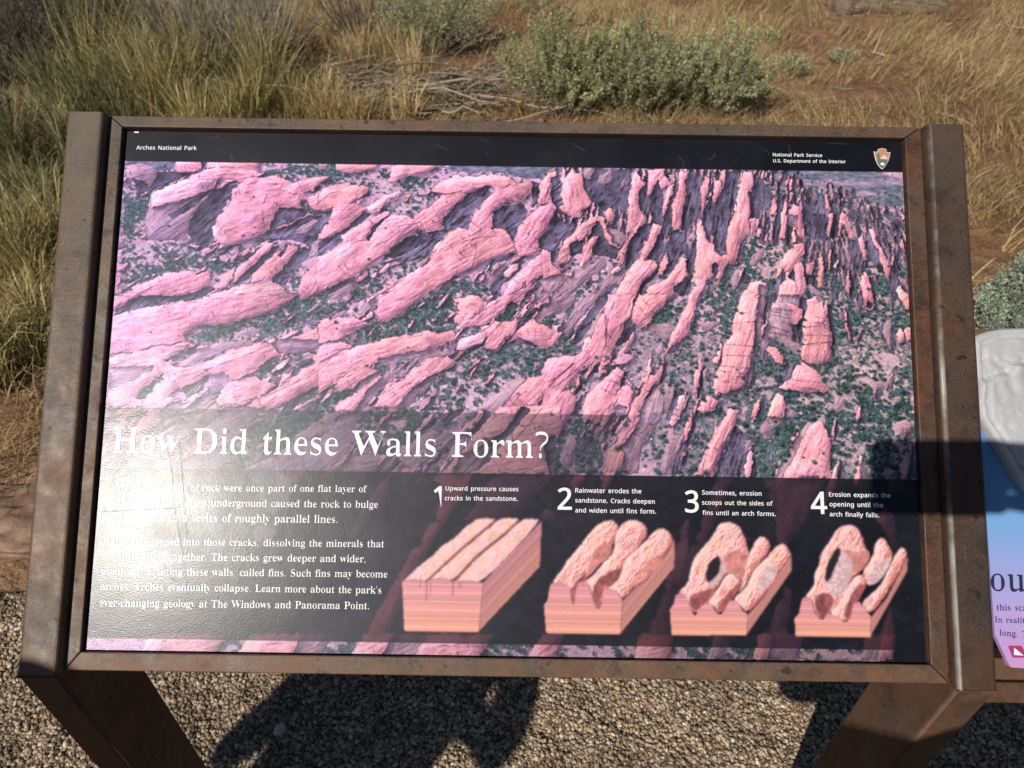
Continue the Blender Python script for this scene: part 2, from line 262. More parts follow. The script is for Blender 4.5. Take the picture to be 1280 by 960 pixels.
# glyph outlines: advance, then loops of x,y (1/500 em)
SERIF={"'":[76,[[35,151,30,242,46,242,40,151]]],",":[90,[[23,-45,31,-1,37,41,58,41,56,36,45,-4,31,-45]]],"-":[108,[[21,75,21,105,87,105,87,75]]],".":[90,[[45,-6,40,-5,36,-1,33,7,32,18,33,29,35,37,39,41,45,42,50,41,54,37,57,29,58,18,57,7,54,-1,50,-5]]],"?":[146,[[55,66,55,77,57,99,64,117,80,135,101,153,113,167,116,184,113,197,103,207,88,213,68,216,52,214,37,211,18,201,14,228,36,240,52,244,70,245,96,241,114,229,126,209,129,184,128,170,125,158,113,138,92,119,74,103,65,89,63,73,63,66],[60,-6,54,-5,51,-1,48,7,47,18,48,29,50,37,54,41,60,42,65,41,69,37,72,29,73,18,72,7,69,-1,65,-5]]],"A":[218,[[3,-2,3,11,7,12,17,16,25,25,31,38,108,235,107,234,185,44,199,18,209,13,214,10,214,-2,122,-2,122,11,139,14,150,23,143,40,131,64,47,64,32,35,30,29,30,25,38,14,61,11,56,11,56,-2],[46,82,132,82,88,155]]],"D":[248,[[18,-2,18,10,26,12,37,16,43,24,44,37,44,187,43,203,36,212,24,216,15,218,15,229,110,229,146,226,175,216,197,199,213,176,223,148,226,114,214,50,177,11,113,-2],[111,14,133,17,152,25,166,38,179,70,183,114,175,171,152,204,112,215,98,214,89,211,85,204,84,192,84,36,85,25,89,18,98,15]]],"F":[202,[[15,-2,15,10,25,13,37,18,43,27,45,42,45,187,43,202,36,210,24,215,15,218,15,229,189,229,189,158,195,158,191,178,184,192,173,202,158,209,139,212,115,214,98,213,86,209,84,199,84,125,96,125,117,128,134,136,144,151,148,175,144,175,144,57,148,57,144,84,134,99,117,107,95,110,84,110,84,40,87,22,93,17,102,13,121,10,121,-2]]],"H":[262,[[15,-2,15,10,25,13,37,17,43,26,45,40,45,189,43,203,37,211,25,215,16,218,16,229,113,229,113,218,99,214,91,211,86,207,84,189,84,127,178,127,178,189,176,207,171,211,163,214,149,218,149,229,246,229,246,218,237,215,225,211,219,203,217,189,217,40,219,26,225,18,237,13,246,10,246,-2,149,-2,149,10,158,12,170,17,177,25,178,40,178,109,84,109,84,40,85,26,91,17,104,13,113,10,113,-2]]],"I":[130,[[14,-2,14,10,23,13,36,17,43,25,45,38,45,193,43,206,37,212,24,216,14,218,14,229,115,229,115,218,105,216,93,212,86,206,84,193,84,39,86,23,92,18,100,15,115,10,115,-2]]],"L":[213,[[15,-2,15,10,25,13,37,17,43,26,45,40,45,189,43,203,37,211,25,216,16,218,16,229,117,229,117,218,102,215,93,212,87,208,84,189,84,41,85,24,90,20,97,17,117,16,140,17,160,21,177,29,191,41,202,57,209,79,205,79,194,-2]]],"M":[317,[[15,-2,15,10,24,13,36,17,43,25,45,40,45,191,42,207,37,211,29,214,15,218,15,229,87,229,158,76,230,229,301,229,301,218,292,215,281,210,274,202,273,189,273,43,275,22,280,16,288,13,301,10,301,-2,205,-2,205,10,219,14,227,17,232,23,235,42,232,194,139,-2,140,-2,48,189,45,40,47,25,54,16,67,12,77,10,77,-2]]],"P":[209,[[15,-2,15,10,25,13,37,17,43,26,45,40,45,189,43,203,37,211,25,215,16,218,16,229,107,229,142,227,165,222,178,212,189,200,195,184,197,166,192,139,179,119,155,105,120,101,84,101,84,40,85,26,91,17,104,13,113,10,113,-2],[84,117,101,117,125,119,142,127,151,142,154,165,151,187,144,202,129,211,108,214,97,213,89,211,85,206,84,199]]],"R":[236,[[15,-2,15,10,25,13,37,17,43,26,45,40,45,189,43,203,37,211,25,215,16,218,16,229,108,229,151,226,180,214,195,195,201,167,196,142,181,123,146,111,210,26,221,14,229,11,239,10,233,10,233,-2,173,-2,105,104,84,104,84,40,85,26,91,17,104,13,113,10,113,-2],[84,119,102,119,127,122,145,130,156,146,159,168,154,194,138,209,113,214,99,213,89,210,85,204,84,193]]],"S":[195,[[29,-7,29,81,26,81,35,48,50,26,72,13,98,9,118,12,134,19,144,31,147,45,139,63,116,78,85,94,60,109,44,125,35,144,32,166,34,185,40,202,49,216,61,226,76,233,92,235,113,232,139,226,144,225,151,224,162,226,165,235,162,235,162,158,167,158,162,176,153,191,141,204,128,213,113,219,97,221,79,218,65,212,55,202,52,190,55,179,63,169,75,161,91,153,123,138,141,128,154,118,162,107,168,95,171,81,172,66,170,46,163,28,152,13,137,2,118,-5,96,-7,80,-6,65,-1,51,3,42,4,29,2,26,-7]]],"T":[212,[[54,-2,54,10,64,12,77,17,83,26,85,40,85,215,74,215,48,211,27,200,13,183,9,157,13,157,13,229,198,229,198,157,202,157,194,190,170,209,135,215,124,215,124,40,126,25,133,16,146,12,156,10,156,-2]]],"W":[306,[[91,-7,23,196,13,212,4,216,0,218,0,229,83,229,83,218,71,214,64,211,63,205,67,187,111,82,158,176,150,199,145,208,138,213,122,218,122,229,212,229,212,218,197,214,188,206,192,194,237,88,278,185,282,203,280,210,273,214,259,218,259,229,304,229,304,218,299,215,291,209,280,189,218,-7,219,-7,158,149,90,-7]]],"a":[172,[[127,-7,116,-4,110,4,104,15,73,-1,48,-6,35,-4,26,4,20,17,18,32,22,53,36,69,62,84,107,96,107,120,105,132,99,140,88,144,74,146,53,143,43,137,50,129,54,116,53,107,50,100,45,95,39,94,32,95,28,100,25,108,24,118,26,130,30,140,39,149,50,155,64,160,81,161,109,158,126,147,136,130,139,105,139,31,140,21,152,19,157,23,155,13,144,-2],[75,19,91,22,107,32,107,82,73,74,57,61,51,42,57,24]]],"b":[180,[[29,-7,29,194,28,207,25,213,16,216,12,218,12,229,62,229,62,143,91,156,111,161,125,158,138,151,148,139,156,123,162,104,163,83,161,58,155,37,144,19,131,5,114,-4,96,-7,77,-2,52,12,24,-7],[91,9,111,13,123,25,128,48,130,80,128,106,122,125,110,135,92,138,82,137,73,133,66,128,62,121,62,34,65,20,75,12]]],"c":[147,[[78,-7,62,-4,48,4,35,17,26,33,19,53,17,75,20,98,27,119,38,137,52,150,69,158,87,161,107,159,120,151,128,138,131,123,130,113,128,106,124,102,118,100,111,103,107,112,106,125,106,131,106,135,101,144,84,147,63,141,52,124,49,94,52,62,62,39,79,25,102,21,123,25,135,38,132,30,119,9,100,-3]]],"d":[185,[[69,-7,56,-4,43,4,33,16,24,33,19,52,17,74,19,98,25,119,34,137,45,150,58,158,73,161,91,156,119,144,119,200,117,209,111,214,101,217,95,218,95,229,152,229,152,38,155,21,164,18,169,15,169,4,146,1,119,-7,119,15,90,0],[85,16,96,17,106,22,114,29,119,38,119,121,115,128,108,133,98,137,86,139,69,135,58,124,53,105,51,77,53,49,58,30,68,19]]],"e":[150,[[77,-7,61,-4,47,4,35,16,25,34,19,54,17,79,19,101,26,121,35,138,48,150,62,158,78,161,101,156,119,141,130,118,134,87,134,81,50,81,56,49,72,30,100,23,122,28,135,45,132,36,119,12,100,-2],[51,98,108,98,108,107,107,126,103,138,95,144,80,147,63,142,53,127,51,102]]],"f":[107,[[15,-2,15,9,24,12,32,18,34,37,34,137,16,137,16,157,34,157,34,177,37,201,48,219,64,230,87,234,104,232,115,224,122,213,124,200,123,190,120,182,117,177,112,176,107,177,103,181,101,187,100,196,103,211,105,214,107,216,101,219,90,220,78,218,70,214,66,195,66,157,94,157,94,137,66,137,66,33,68,21,73,14,85,11,92,10,92,-2]]],"g":[164,[[73,-72,46,-70,28,-62,18,-51,15,-37,20,-22,49,-12,24,-2,20,15,21,27,27,38,37,48,67,55,34,66,23,84,19,106,21,121,26,135,35,146,47,154,62,159,79,161,97,159,115,154,151,154,151,132,121,132,136,119,138,102,137,87,132,75,124,64,114,56,101,51,86,50,79,50,70,50,60,49,51,46,45,41,42,36,51,29,70,26,87,26,111,25,127,22,138,16,145,7,149,-4,150,-19,146,-41,132,-58,108,-68],[79,64,93,66,102,74,106,87,107,105,106,124,102,137,93,144,79,147,64,144,55,137,51,124,50,105,51,87,55,74,64,66],[80,-56,111,-54,132,-46,139,-33,137,-26,128,-22,117,-20,103,-19,45,-19,33,-27,29,-36,33,-44,43,-50,59,-55]]],"h":[190,[[17,-2,17,10,20,11,28,14,33,19,34,28,34,199,33,208,29,213,21,217,17,219,17,229,66,229,66,137,99,154,122,161,142,155,153,136,158,106,158,28,159,19,162,14,171,11,174,10,174,-2,109,-2,109,10,105,10,120,14,125,28,125,108,122,128,114,132,101,134,83,130,66,117,66,28,70,14,79,11,82,10,82,-2]]],"i":[99,[[50,179,43,181,38,187,34,196,33,206,34,217,38,226,43,232,50,233,57,232,63,226,67,217,68,206,67,196,63,187,57,181],[17,-2,17,10,20,11,29,14,33,19,34,28,34,126,30,141,21,144,18,145,18,157,67,157,67,28,70,14,79,11,82,9,82,-2]]],"j":[105,[[53,180,46,182,40,188,37,196,35,207,37,217,41,226,46,232,53,234,60,232,66,226,70,217,71,207,70,197,66,188,60,182],[18,-72,7,-71,-2,-67,-10,-61,-16,-54,-19,-45,-20,-35,-19,-26,-17,-19,-13,-14,-7,-13,-2,-14,2,-18,5,-25,5,-33,2,-44,-3,-51,3,-55,15,-57,29,-55,36,-49,39,-27,39,125,38,135,34,141,24,144,19,146,19,157,72,157,72,-11,68,-37,58,-57,41,-68]]],"k":[179,[[16,-2,16,10,20,11,29,14,33,19,34,28,34,199,30,214,22,216,18,218,18,229,66,229,66,89,119,125,127,133,130,139,122,143,105,145,110,145,110,157,165,157,165,145,151,140,132,129,101,104,167,18,176,12,181,9,181,-2,113,-2,113,10,109,10,122,12,128,16,122,24,83,71,66,66,66,28,70,14,79,11,82,9,82,-2]]],"l":[100,[[17,-2,17,10,20,11,29,14,33,19,34,28,34,199,30,214,22,217,18,218,18,229,67,229,67,28,70,14,79,11,82,9,82,-2]]],"m":[277,[[17,-2,17,10,20,11,28,14,33,19,34,28,34,126,30,141,21,144,17,146,17,157,66,157,66,136,98,154,119,161,136,158,146,148,158,134,186,154,209,161,228,155,240,136,244,106,244,28,248,14,257,11,260,10,260,-2,196,-2,196,10,200,11,208,14,212,28,212,108,209,128,201,132,188,134,171,130,155,118,155,28,159,14,167,11,170,10,170,-2,107,-2,107,10,111,11,119,14,123,28,123,108,120,128,112,132,99,134,81,130,66,117,66,28,69,14,78,11,81,9,81,-2]]],"n":[190,[[17,-2,17,10,20,11,28,14,33,19,34,28,34,126,30,141,21,144,17,146,17,157,66,157,66,138,99,154,122,161,142,155,153,136,158,106,158,28,159,19,162,14,171,11,174,10,174,-2,109,-2,109,10,105,10,120,14,125,28,125,108,122,128,114,132,101,134,83,130,66,117,66,28,70,14,79,11,82,10,82,-2]]],"o":[168,[[84,-7,65,-4,49,4,36,17,26,34,19,54,17,77,19,100,26,120,36,137,49,150,65,158,84,161,103,158,119,150,132,138,142,121,149,100,151,77,149,54,142,33,132,17,119,4,103,-4],[84,8,101,11,111,20,116,41,117,77,116,113,111,135,100,144,84,148,67,144,57,135,52,113,51,77,52,41,57,20,68,11]]],"p":[186,[[16,-71,16,-60,25,-57,33,-50,34,-32,34,122,33,134,30,140,22,144,17,146,17,157,64,157,64,137,88,148,100,158,115,161,129,159,142,151,152,138,160,121,166,102,167,80,166,56,160,35,152,18,141,4,128,-4,114,-7,95,-1,66,12,66,-29,69,-49,73,-54,80,-57,91,-60,91,-71],[97,16,115,19,126,30,132,50,134,77,132,104,128,123,117,134,99,137,80,132,66,117,66,35,79,21]]],"q":[182,[[95,-71,95,-60,102,-58,112,-56,118,-51,119,-42,119,11,90,-2,71,-6,56,-4,44,4,33,16,25,31,19,50,18,72,20,96,27,118,37,136,51,150,67,158,85,161,104,156,129,143,157,162,152,162,152,-42,153,-50,157,-56,166,-58,169,-60,169,-71],[89,17,99,18,108,21,116,27,119,34,119,120,116,135,106,143,89,146,71,142,59,130,53,109,51,78,53,50,58,31,70,20]]],"r":[144,[[17,-2,17,10,20,11,29,14,33,19,34,28,34,126,33,136,29,141,21,144,18,145,18,157,65,157,66,131,88,141,98,152,108,159,117,161,126,159,132,153,136,144,137,133,136,124,133,116,129,111,124,109,119,111,116,114,109,124,103,127,94,128,83,126,75,120,69,109,67,96,67,28,69,19,74,14,85,11,91,10,91,-2]]],"s":[144,[[75,-7,63,-5,45,1,36,3,25,1,21,-6,25,-6,25,54,21,54,26,35,38,21,53,12,70,9,84,11,94,15,101,21,104,29,98,41,82,51,57,63,43,73,33,84,28,96,26,110,29,130,38,147,52,158,71,161,82,160,98,155,102,155,107,154,116,156,119,161,114,161,114,109,119,109,114,126,103,137,90,144,75,146,63,145,53,142,47,136,45,130,47,123,52,117,69,107,92,96,106,87,115,77,119,64,121,47,118,25,109,8,94,-3]]],"t":[114,[[62,-6,47,-4,39,4,34,17,32,35,32,138,18,138,18,150,50,186,68,214,65,214,65,157,96,157,96,138,65,138,65,41,68,26,74,23,85,22,100,26,106,40,101,34,93,11,79,-2]]],"u":[187,[[66,-7,49,-3,39,7,33,25,30,48,30,124,27,140,18,144,13,146,13,157,63,157,63,37,65,30,70,24,78,21,89,20,106,23,122,34,122,124,121,134,117,141,107,144,102,146,102,157,154,157,154,35,155,26,160,21,168,18,172,16,172,5,149,2,122,-7,122,16,100,8,90,0,78,-5]]],"v":[153,[[76,-7,26,123,17,139,10,143,6,145,6,157,74,157,74,145,77,145,63,143,57,138,58,134,92,66,125,127,129,136,121,143,109,146,109,157,145,157,145,146,140,143,133,138,123,121,75,-7]]],"w":[217,[[66,-7,15,132,9,141,2,146,2,157,62,157,62,145,54,143,49,138,50,133,53,127,83,68,113,118,107,132,100,143,91,146,91,157,154,157,154,145,146,143,140,138,141,135,141,131,167,76,198,128,201,137,195,143,185,146,185,157,215,157,215,146,213,144,206,141,199,128,147,-7,150,-7,112,93,65,-7]]],"x":[160,[[10,-2,10,8,21,16,37,29,71,68,28,131,17,141,10,146,10,157,77,157,77,146,69,144,62,140,68,131,91,106,118,129,125,140,123,142,117,143,108,146,108,157,148,157,148,147,137,140,121,126,90,92,140,19,147,12,152,9,152,-2,85,-2,85,10,93,11,101,15,93,29,69,54,42,30,34,17,41,11,56,9,51,9,51,-2]]],"y":[150,[[26,-72,17,-70,10,-64,6,-54,4,-42,5,-33,8,-25,12,-20,18,-18,23,-19,27,-23,29,-30,30,-38,30,-41,29,-43,33,-47,44,-47,54,-45,63,-36,72,-22,78,-2,25,125,19,137,12,142,-1,145,5,145,5,157,73,157,73,145,64,143,58,141,57,137,58,134,59,129,93,64,122,121,125,130,126,137,125,141,118,143,109,145,109,157,142,157,142,145,140,144,132,139,123,121,74,-13,58,-49,51,-60,44,-67,36,-71]]],"z":[146,[[14,-2,14,8,97,142,64,142,46,140,31,134,21,124,17,106,21,106,23,157,130,157,130,145,50,14,77,14,99,16,116,23,128,35,135,55,130,55,127,-2]]]," ":[125,[]]}
SANS={",":[90,[[6,-48,17,0,25,43,66,43,71,36,58,-5,40,-48]]],".":[90,[[45,-9,35,-8,26,-3,20,6,18,18,20,30,26,39,35,44,45,45,55,44,64,39,70,30,72,18,70,6,64,-3,55,-8]]],"1":[192,[[84,-4,84,168,84,191,85,198,86,197,75,187,44,163,21,190,93,244,125,244,125,-4]]],"2":[192,[[10,-4,10,26,74,91,105,123,115,137,123,150,127,163,128,177,126,193,119,204,107,211,92,213,77,212,64,208,33,189,10,216,31,230,49,239,69,245,92,248,124,243,150,230,166,208,171,179,169,160,163,142,153,125,140,109,108,74,60,26,60,31,181,31,181,-4]]],"3":[192,[[81,-8,45,-5,28,-1,9,7,9,44,49,30,81,26,107,29,124,38,133,51,136,69,132,86,121,97,102,104,75,107,45,107,45,141,75,141,99,144,116,152,126,165,129,182,127,195,119,205,108,212,92,214,75,212,61,208,29,192,8,219,28,232,46,240,67,246,91,248,126,243,151,230,167,209,172,184,168,160,157,142,139,129,122,123,122,128,144,123,163,110,175,91,179,68,177,47,169,29,155,13,136,2,111,-6]]],"4":[192,[[116,-4,116,50,1,50,1,81,117,246,157,246,157,85,192,85,192,50,157,50,157,-4],[48,85,116,85,116,157,116,186,117,205,126,205,121,194,113,181]]],"A":[215,[[-9,-4,89,245,125,245,223,-4,179,-4,150,70,63,70,35,-4],[78,106,136,106,112,172,109,182,104,197,107,195,107,188,102,172]]],"C":[212,[[130,-8,95,-4,66,8,43,27,27,53,17,84,14,120,18,155,28,186,45,212,70,231,100,244,136,248,173,244,210,232,193,198,164,208,135,212,113,209,94,201,79,188,64,159,59,120,64,81,78,52,92,39,111,30,135,28,164,30,199,38,199,3,166,-5]]],"D":[245,[[26,-4,26,244,107,244,142,241,172,230,197,213,216,189,227,159,231,122,227,84,215,52,196,27,169,10,137,-1,100,-4],[69,30,95,30,146,41,176,70,186,121,184,149,177,172,165,188,138,204,102,209,69,209]]],"E":[187,[[26,-4,26,244,173,244,173,209,69,209,69,143,167,143,167,108,69,108,69,31,173,31,173,-4]]],"I":[114,[[7,-4,7,21,35,27,35,212,7,219,7,244,106,244,106,219,78,212,78,27,106,21,106,-4]]],"N":[255,[[26,-4,26,244,71,244,199,46,190,46,190,57,189,81,188,104,188,244,229,244,229,-4,184,-4,56,195,64,195,66,170,67,134,67,-4]]],"P":[203,[[26,-4,26,244,96,244,138,240,169,225,187,201,192,169,190,149,183,130,170,113,150,100,124,92,91,89,69,89,69,-4],[69,124,87,124,115,126,134,134,145,147,148,168,145,186,136,199,119,207,93,209,69,209]]],"R":[209,[[26,-4,26,244,99,244,139,240,169,226,187,203,192,172,190,153,185,138,176,125,165,116,147,106,215,-4,165,-4,107,95,69,95,69,-4],[69,129,98,129,122,132,137,140,146,152,148,170,145,188,137,200,121,207,97,209,69,209]]],"S":[184,[[83,-8,45,-5,11,5,11,43,49,32,84,27,106,30,121,37,129,48,132,62,131,71,128,79,122,86,113,92,79,107,52,119,31,135,18,155,14,182,17,201,25,217,38,230,54,240,74,246,97,248,134,244,171,233,157,198,125,208,96,212,78,210,66,203,59,194,57,181,58,172,61,164,67,157,75,151,106,137,142,121,156,110,166,98,173,82,175,64,169,34,149,11,120,-3]]],"U":[245,[[122,-8,93,-5,68,3,49,18,30,48,24,85,24,244,67,244,67,85,70,60,81,42,98,31,123,27,149,31,166,43,175,61,179,85,179,244,221,244,221,84,219,60,210,38,197,19,177,4,152,-5]]],"a":[188,[[72,-8,48,-4,27,6,14,24,9,50,15,76,33,95,62,107,101,112,126,113,126,119,124,137,118,147,109,153,95,155,70,151,41,140,27,170,61,183,79,186,97,188,127,184,150,172,163,151,167,123,167,-4,135,-4,129,21,135,21,125,9,111,0,94,-6],[79,25,98,28,113,37,122,51,126,72,126,83,106,82,79,79,63,72,55,63,52,50,54,38,59,31,68,27]]],"b":[207,[[114,-8,93,-6,76,0,63,9,55,18,61,18,55,-4,22,-4,22,260,64,260,64,193,64,172,63,161,55,161,63,170,76,179,93,185,114,188,147,181,173,163,189,132,194,90,189,48,172,17,146,-2],[109,26,128,30,140,42,148,62,151,90,146,126,132,147,108,154,87,150,74,139,67,120,64,91,64,90,67,61,74,41,87,30]]],"c":[161,[[101,-8,77,-5,55,2,37,16,23,35,15,59,12,89,15,120,24,145,38,164,57,178,78,185,103,188,131,185,158,176,145,144,121,150,102,153,76,146,61,125,55,89,58,62,67,42,81,31,101,27,125,30,153,39,153,3,128,-5]]],"d":[207,[[92,-8,60,-2,34,17,17,48,12,90,17,132,34,163,60,182,92,188,113,186,130,180,143,170,151,161,144,161,143,169,142,183,142,260,184,260,184,-4,149,-4,145,20,151,20,143,10,130,1,113,-6],[97,26,119,29,132,40,140,58,143,84,143,89,140,118,132,138,119,150,97,154,79,150,66,137,58,117,55,89,58,61,66,42,79,30]]],"e":[189,[[105,-8,80,-5,57,3,38,17,24,36,15,60,12,89,15,117,23,141,36,161,53,176,74,185,98,188,121,185,141,177,157,164,169,147,176,126,179,102,179,80,56,80,59,59,69,41,85,30,107,26,135,29,170,41,170,5,138,-5],[58,112,134,112,133,127,126,142,115,151,98,155,81,152,69,142,60,128]]],"f":[116,[[30,-4,30,153,-1,153,-1,174,30,184,30,192,34,223,47,245,68,257,95,261,116,259,138,254,126,222,109,227,96,228,85,226,79,220,74,209,72,192,72,184,118,184,118,153,72,153,72,-4]]],"g":[207,[[98,-85,60,-82,26,-73,26,-36,64,-48,99,-52,117,-48,131,-39,139,-25,143,-5,143,2,143,13,143,19,151,19,138,5,117,-5,92,-8,59,-1,33,18,17,49,12,90,17,130,33,161,59,181,92,188,111,186,127,181,142,172,151,161,145,161,149,184,184,184,184,-3,179,-38,163,-64,135,-80],[97,25,118,29,132,38,140,56,143,83,143,89,140,120,131,140,117,150,97,154,79,150,67,138,58,118,55,89,58,61,66,41,79,29]]],"h":[208,[[22,-4,22,260,64,260,64,180,63,160,56,160,65,171,79,180,96,186,115,188,145,183,168,171,182,149,187,118,187,-4,145,-4,145,115,141,137,130,150,111,154,88,150,75,139,67,120,64,93,64,-4]]],"i":[87,[[44,205,35,207,27,211,21,219,20,229,21,239,27,246,35,251,44,252,52,251,60,246,65,239,67,229,65,219,60,211,52,207],[22,-4,22,184,64,184,64,-4]]],"k":[179,[[22,-4,22,260,64,260,64,122,64,108,63,97,55,97,59,103,67,114,75,122,134,184,186,184,107,103,189,-4,138,-4,77,77,64,64,64,-4]]],"l":[87,[[22,-4,22,260,64,260,64,-4]]],"m":[314,[[22,-4,22,184,58,184,62,160,55,160,64,171,78,181,94,186,112,188,138,184,159,173,170,158,165,158,175,170,190,180,208,186,226,188,255,184,276,171,289,149,293,117,293,-4,251,-4,251,115,248,138,238,150,221,154,201,150,189,140,181,124,179,99,179,-4,137,-4,137,115,133,138,123,150,106,154,86,150,74,139,67,120,64,93,64,-4]]],"n":[208,[[22,-4,22,184,58,184,62,160,56,160,65,171,80,181,97,186,115,188,146,184,168,171,182,149,187,117,187,-4,145,-4,145,115,141,137,130,150,111,154,88,150,75,139,67,120,64,93,64,-4]]],"o":[203,[[101,-8,77,-5,55,4,37,18,24,37,15,62,12,90,18,131,36,162,65,182,102,188,127,185,148,176,166,162,180,143,189,119,191,90,185,49,167,18,138,-1],[102,26,123,30,137,43,145,63,148,90,145,118,137,138,123,150,101,154,80,150,67,138,58,118,55,90,58,63,67,43,81,30]]],"p":[207,[[22,-85,22,184,58,184,62,160,55,160,63,170,76,179,93,186,114,188,147,182,173,163,189,132,194,90,189,49,173,18,147,-2,114,-8,93,-6,76,1,63,10,55,18,63,18,64,9,64,-7,64,-85],[110,26,122,28,132,34,140,43,146,56,150,72,151,91,148,117,140,137,127,150,109,154,88,150,75,140,68,122,64,96,64,91,67,62,74,42,87,30]]],"r":[139,[[22,-4,22,184,58,184,62,152,54,152,63,164,76,176,93,185,112,188,124,187,141,185,135,149,120,151,111,152,99,150,88,145,78,137,71,126,66,112,64,96,64,-4]]],"s":[161,[[74,-8,40,-5,11,5,11,41,45,29,60,26,74,25,92,27,103,31,109,38,111,47,108,56,97,66,70,78,40,91,28,99,19,109,13,121,11,136,16,158,32,175,56,185,85,188,117,185,150,174,135,142,107,151,82,155,68,153,58,149,53,144,52,137,52,132,54,128,67,119,94,107,124,94,136,86,145,76,150,64,152,49,147,25,130,6,105,-4]]],"t":[121,[[84,-8,69,-7,55,-3,43,5,33,16,27,32,25,52,25,153,-1,153,-1,174,26,186,38,226,67,226,67,184,119,184,119,153,67,153,67,53,68,40,73,32,80,27,89,25,101,26,120,30,120,-1,102,-6]]],"u":[208,[[92,-8,61,-4,38,9,25,31,20,62,20,184,63,184,63,65,67,42,77,30,97,26,119,30,133,41,140,60,143,87,143,184,185,184,185,-4,150,-5,145,19,152,19,143,8,128,-1,110,-6]]],"v":[171,[[64,-4,-9,184,36,184,76,75,81,59,87,41,89,31,81,31,84,42,89,59,95,75,135,184,180,184,106,-4]]],"w":[264,[[48,-4,-5,185,39,185,65,85,72,56,76,35,67,35,69,46,74,63,78,80,112,185,153,185,185,80,193,55,196,35,188,35,191,55,199,85,225,185,268,185,215,-4,171,-4,139,100,131,128,127,145,136,145,133,128,125,100,91,-4]]],"x":[178,[[-6,-5,64,92,-3,184,46,184,89,120,132,184,180,184,114,92,184,-5,135,-4,89,64,43,-4]]],"y":[171,[[29,-85,13,-84,-3,-82,-3,-49,13,-51,23,-52,35,-50,44,-44,52,-35,58,-23,66,-1,-9,184,36,184,77,79,86,53,91,33,83,33,88,52,97,79,135,184,180,184,99,-27,88,-50,74,-69,54,-81]]]," ":[130,[]]}

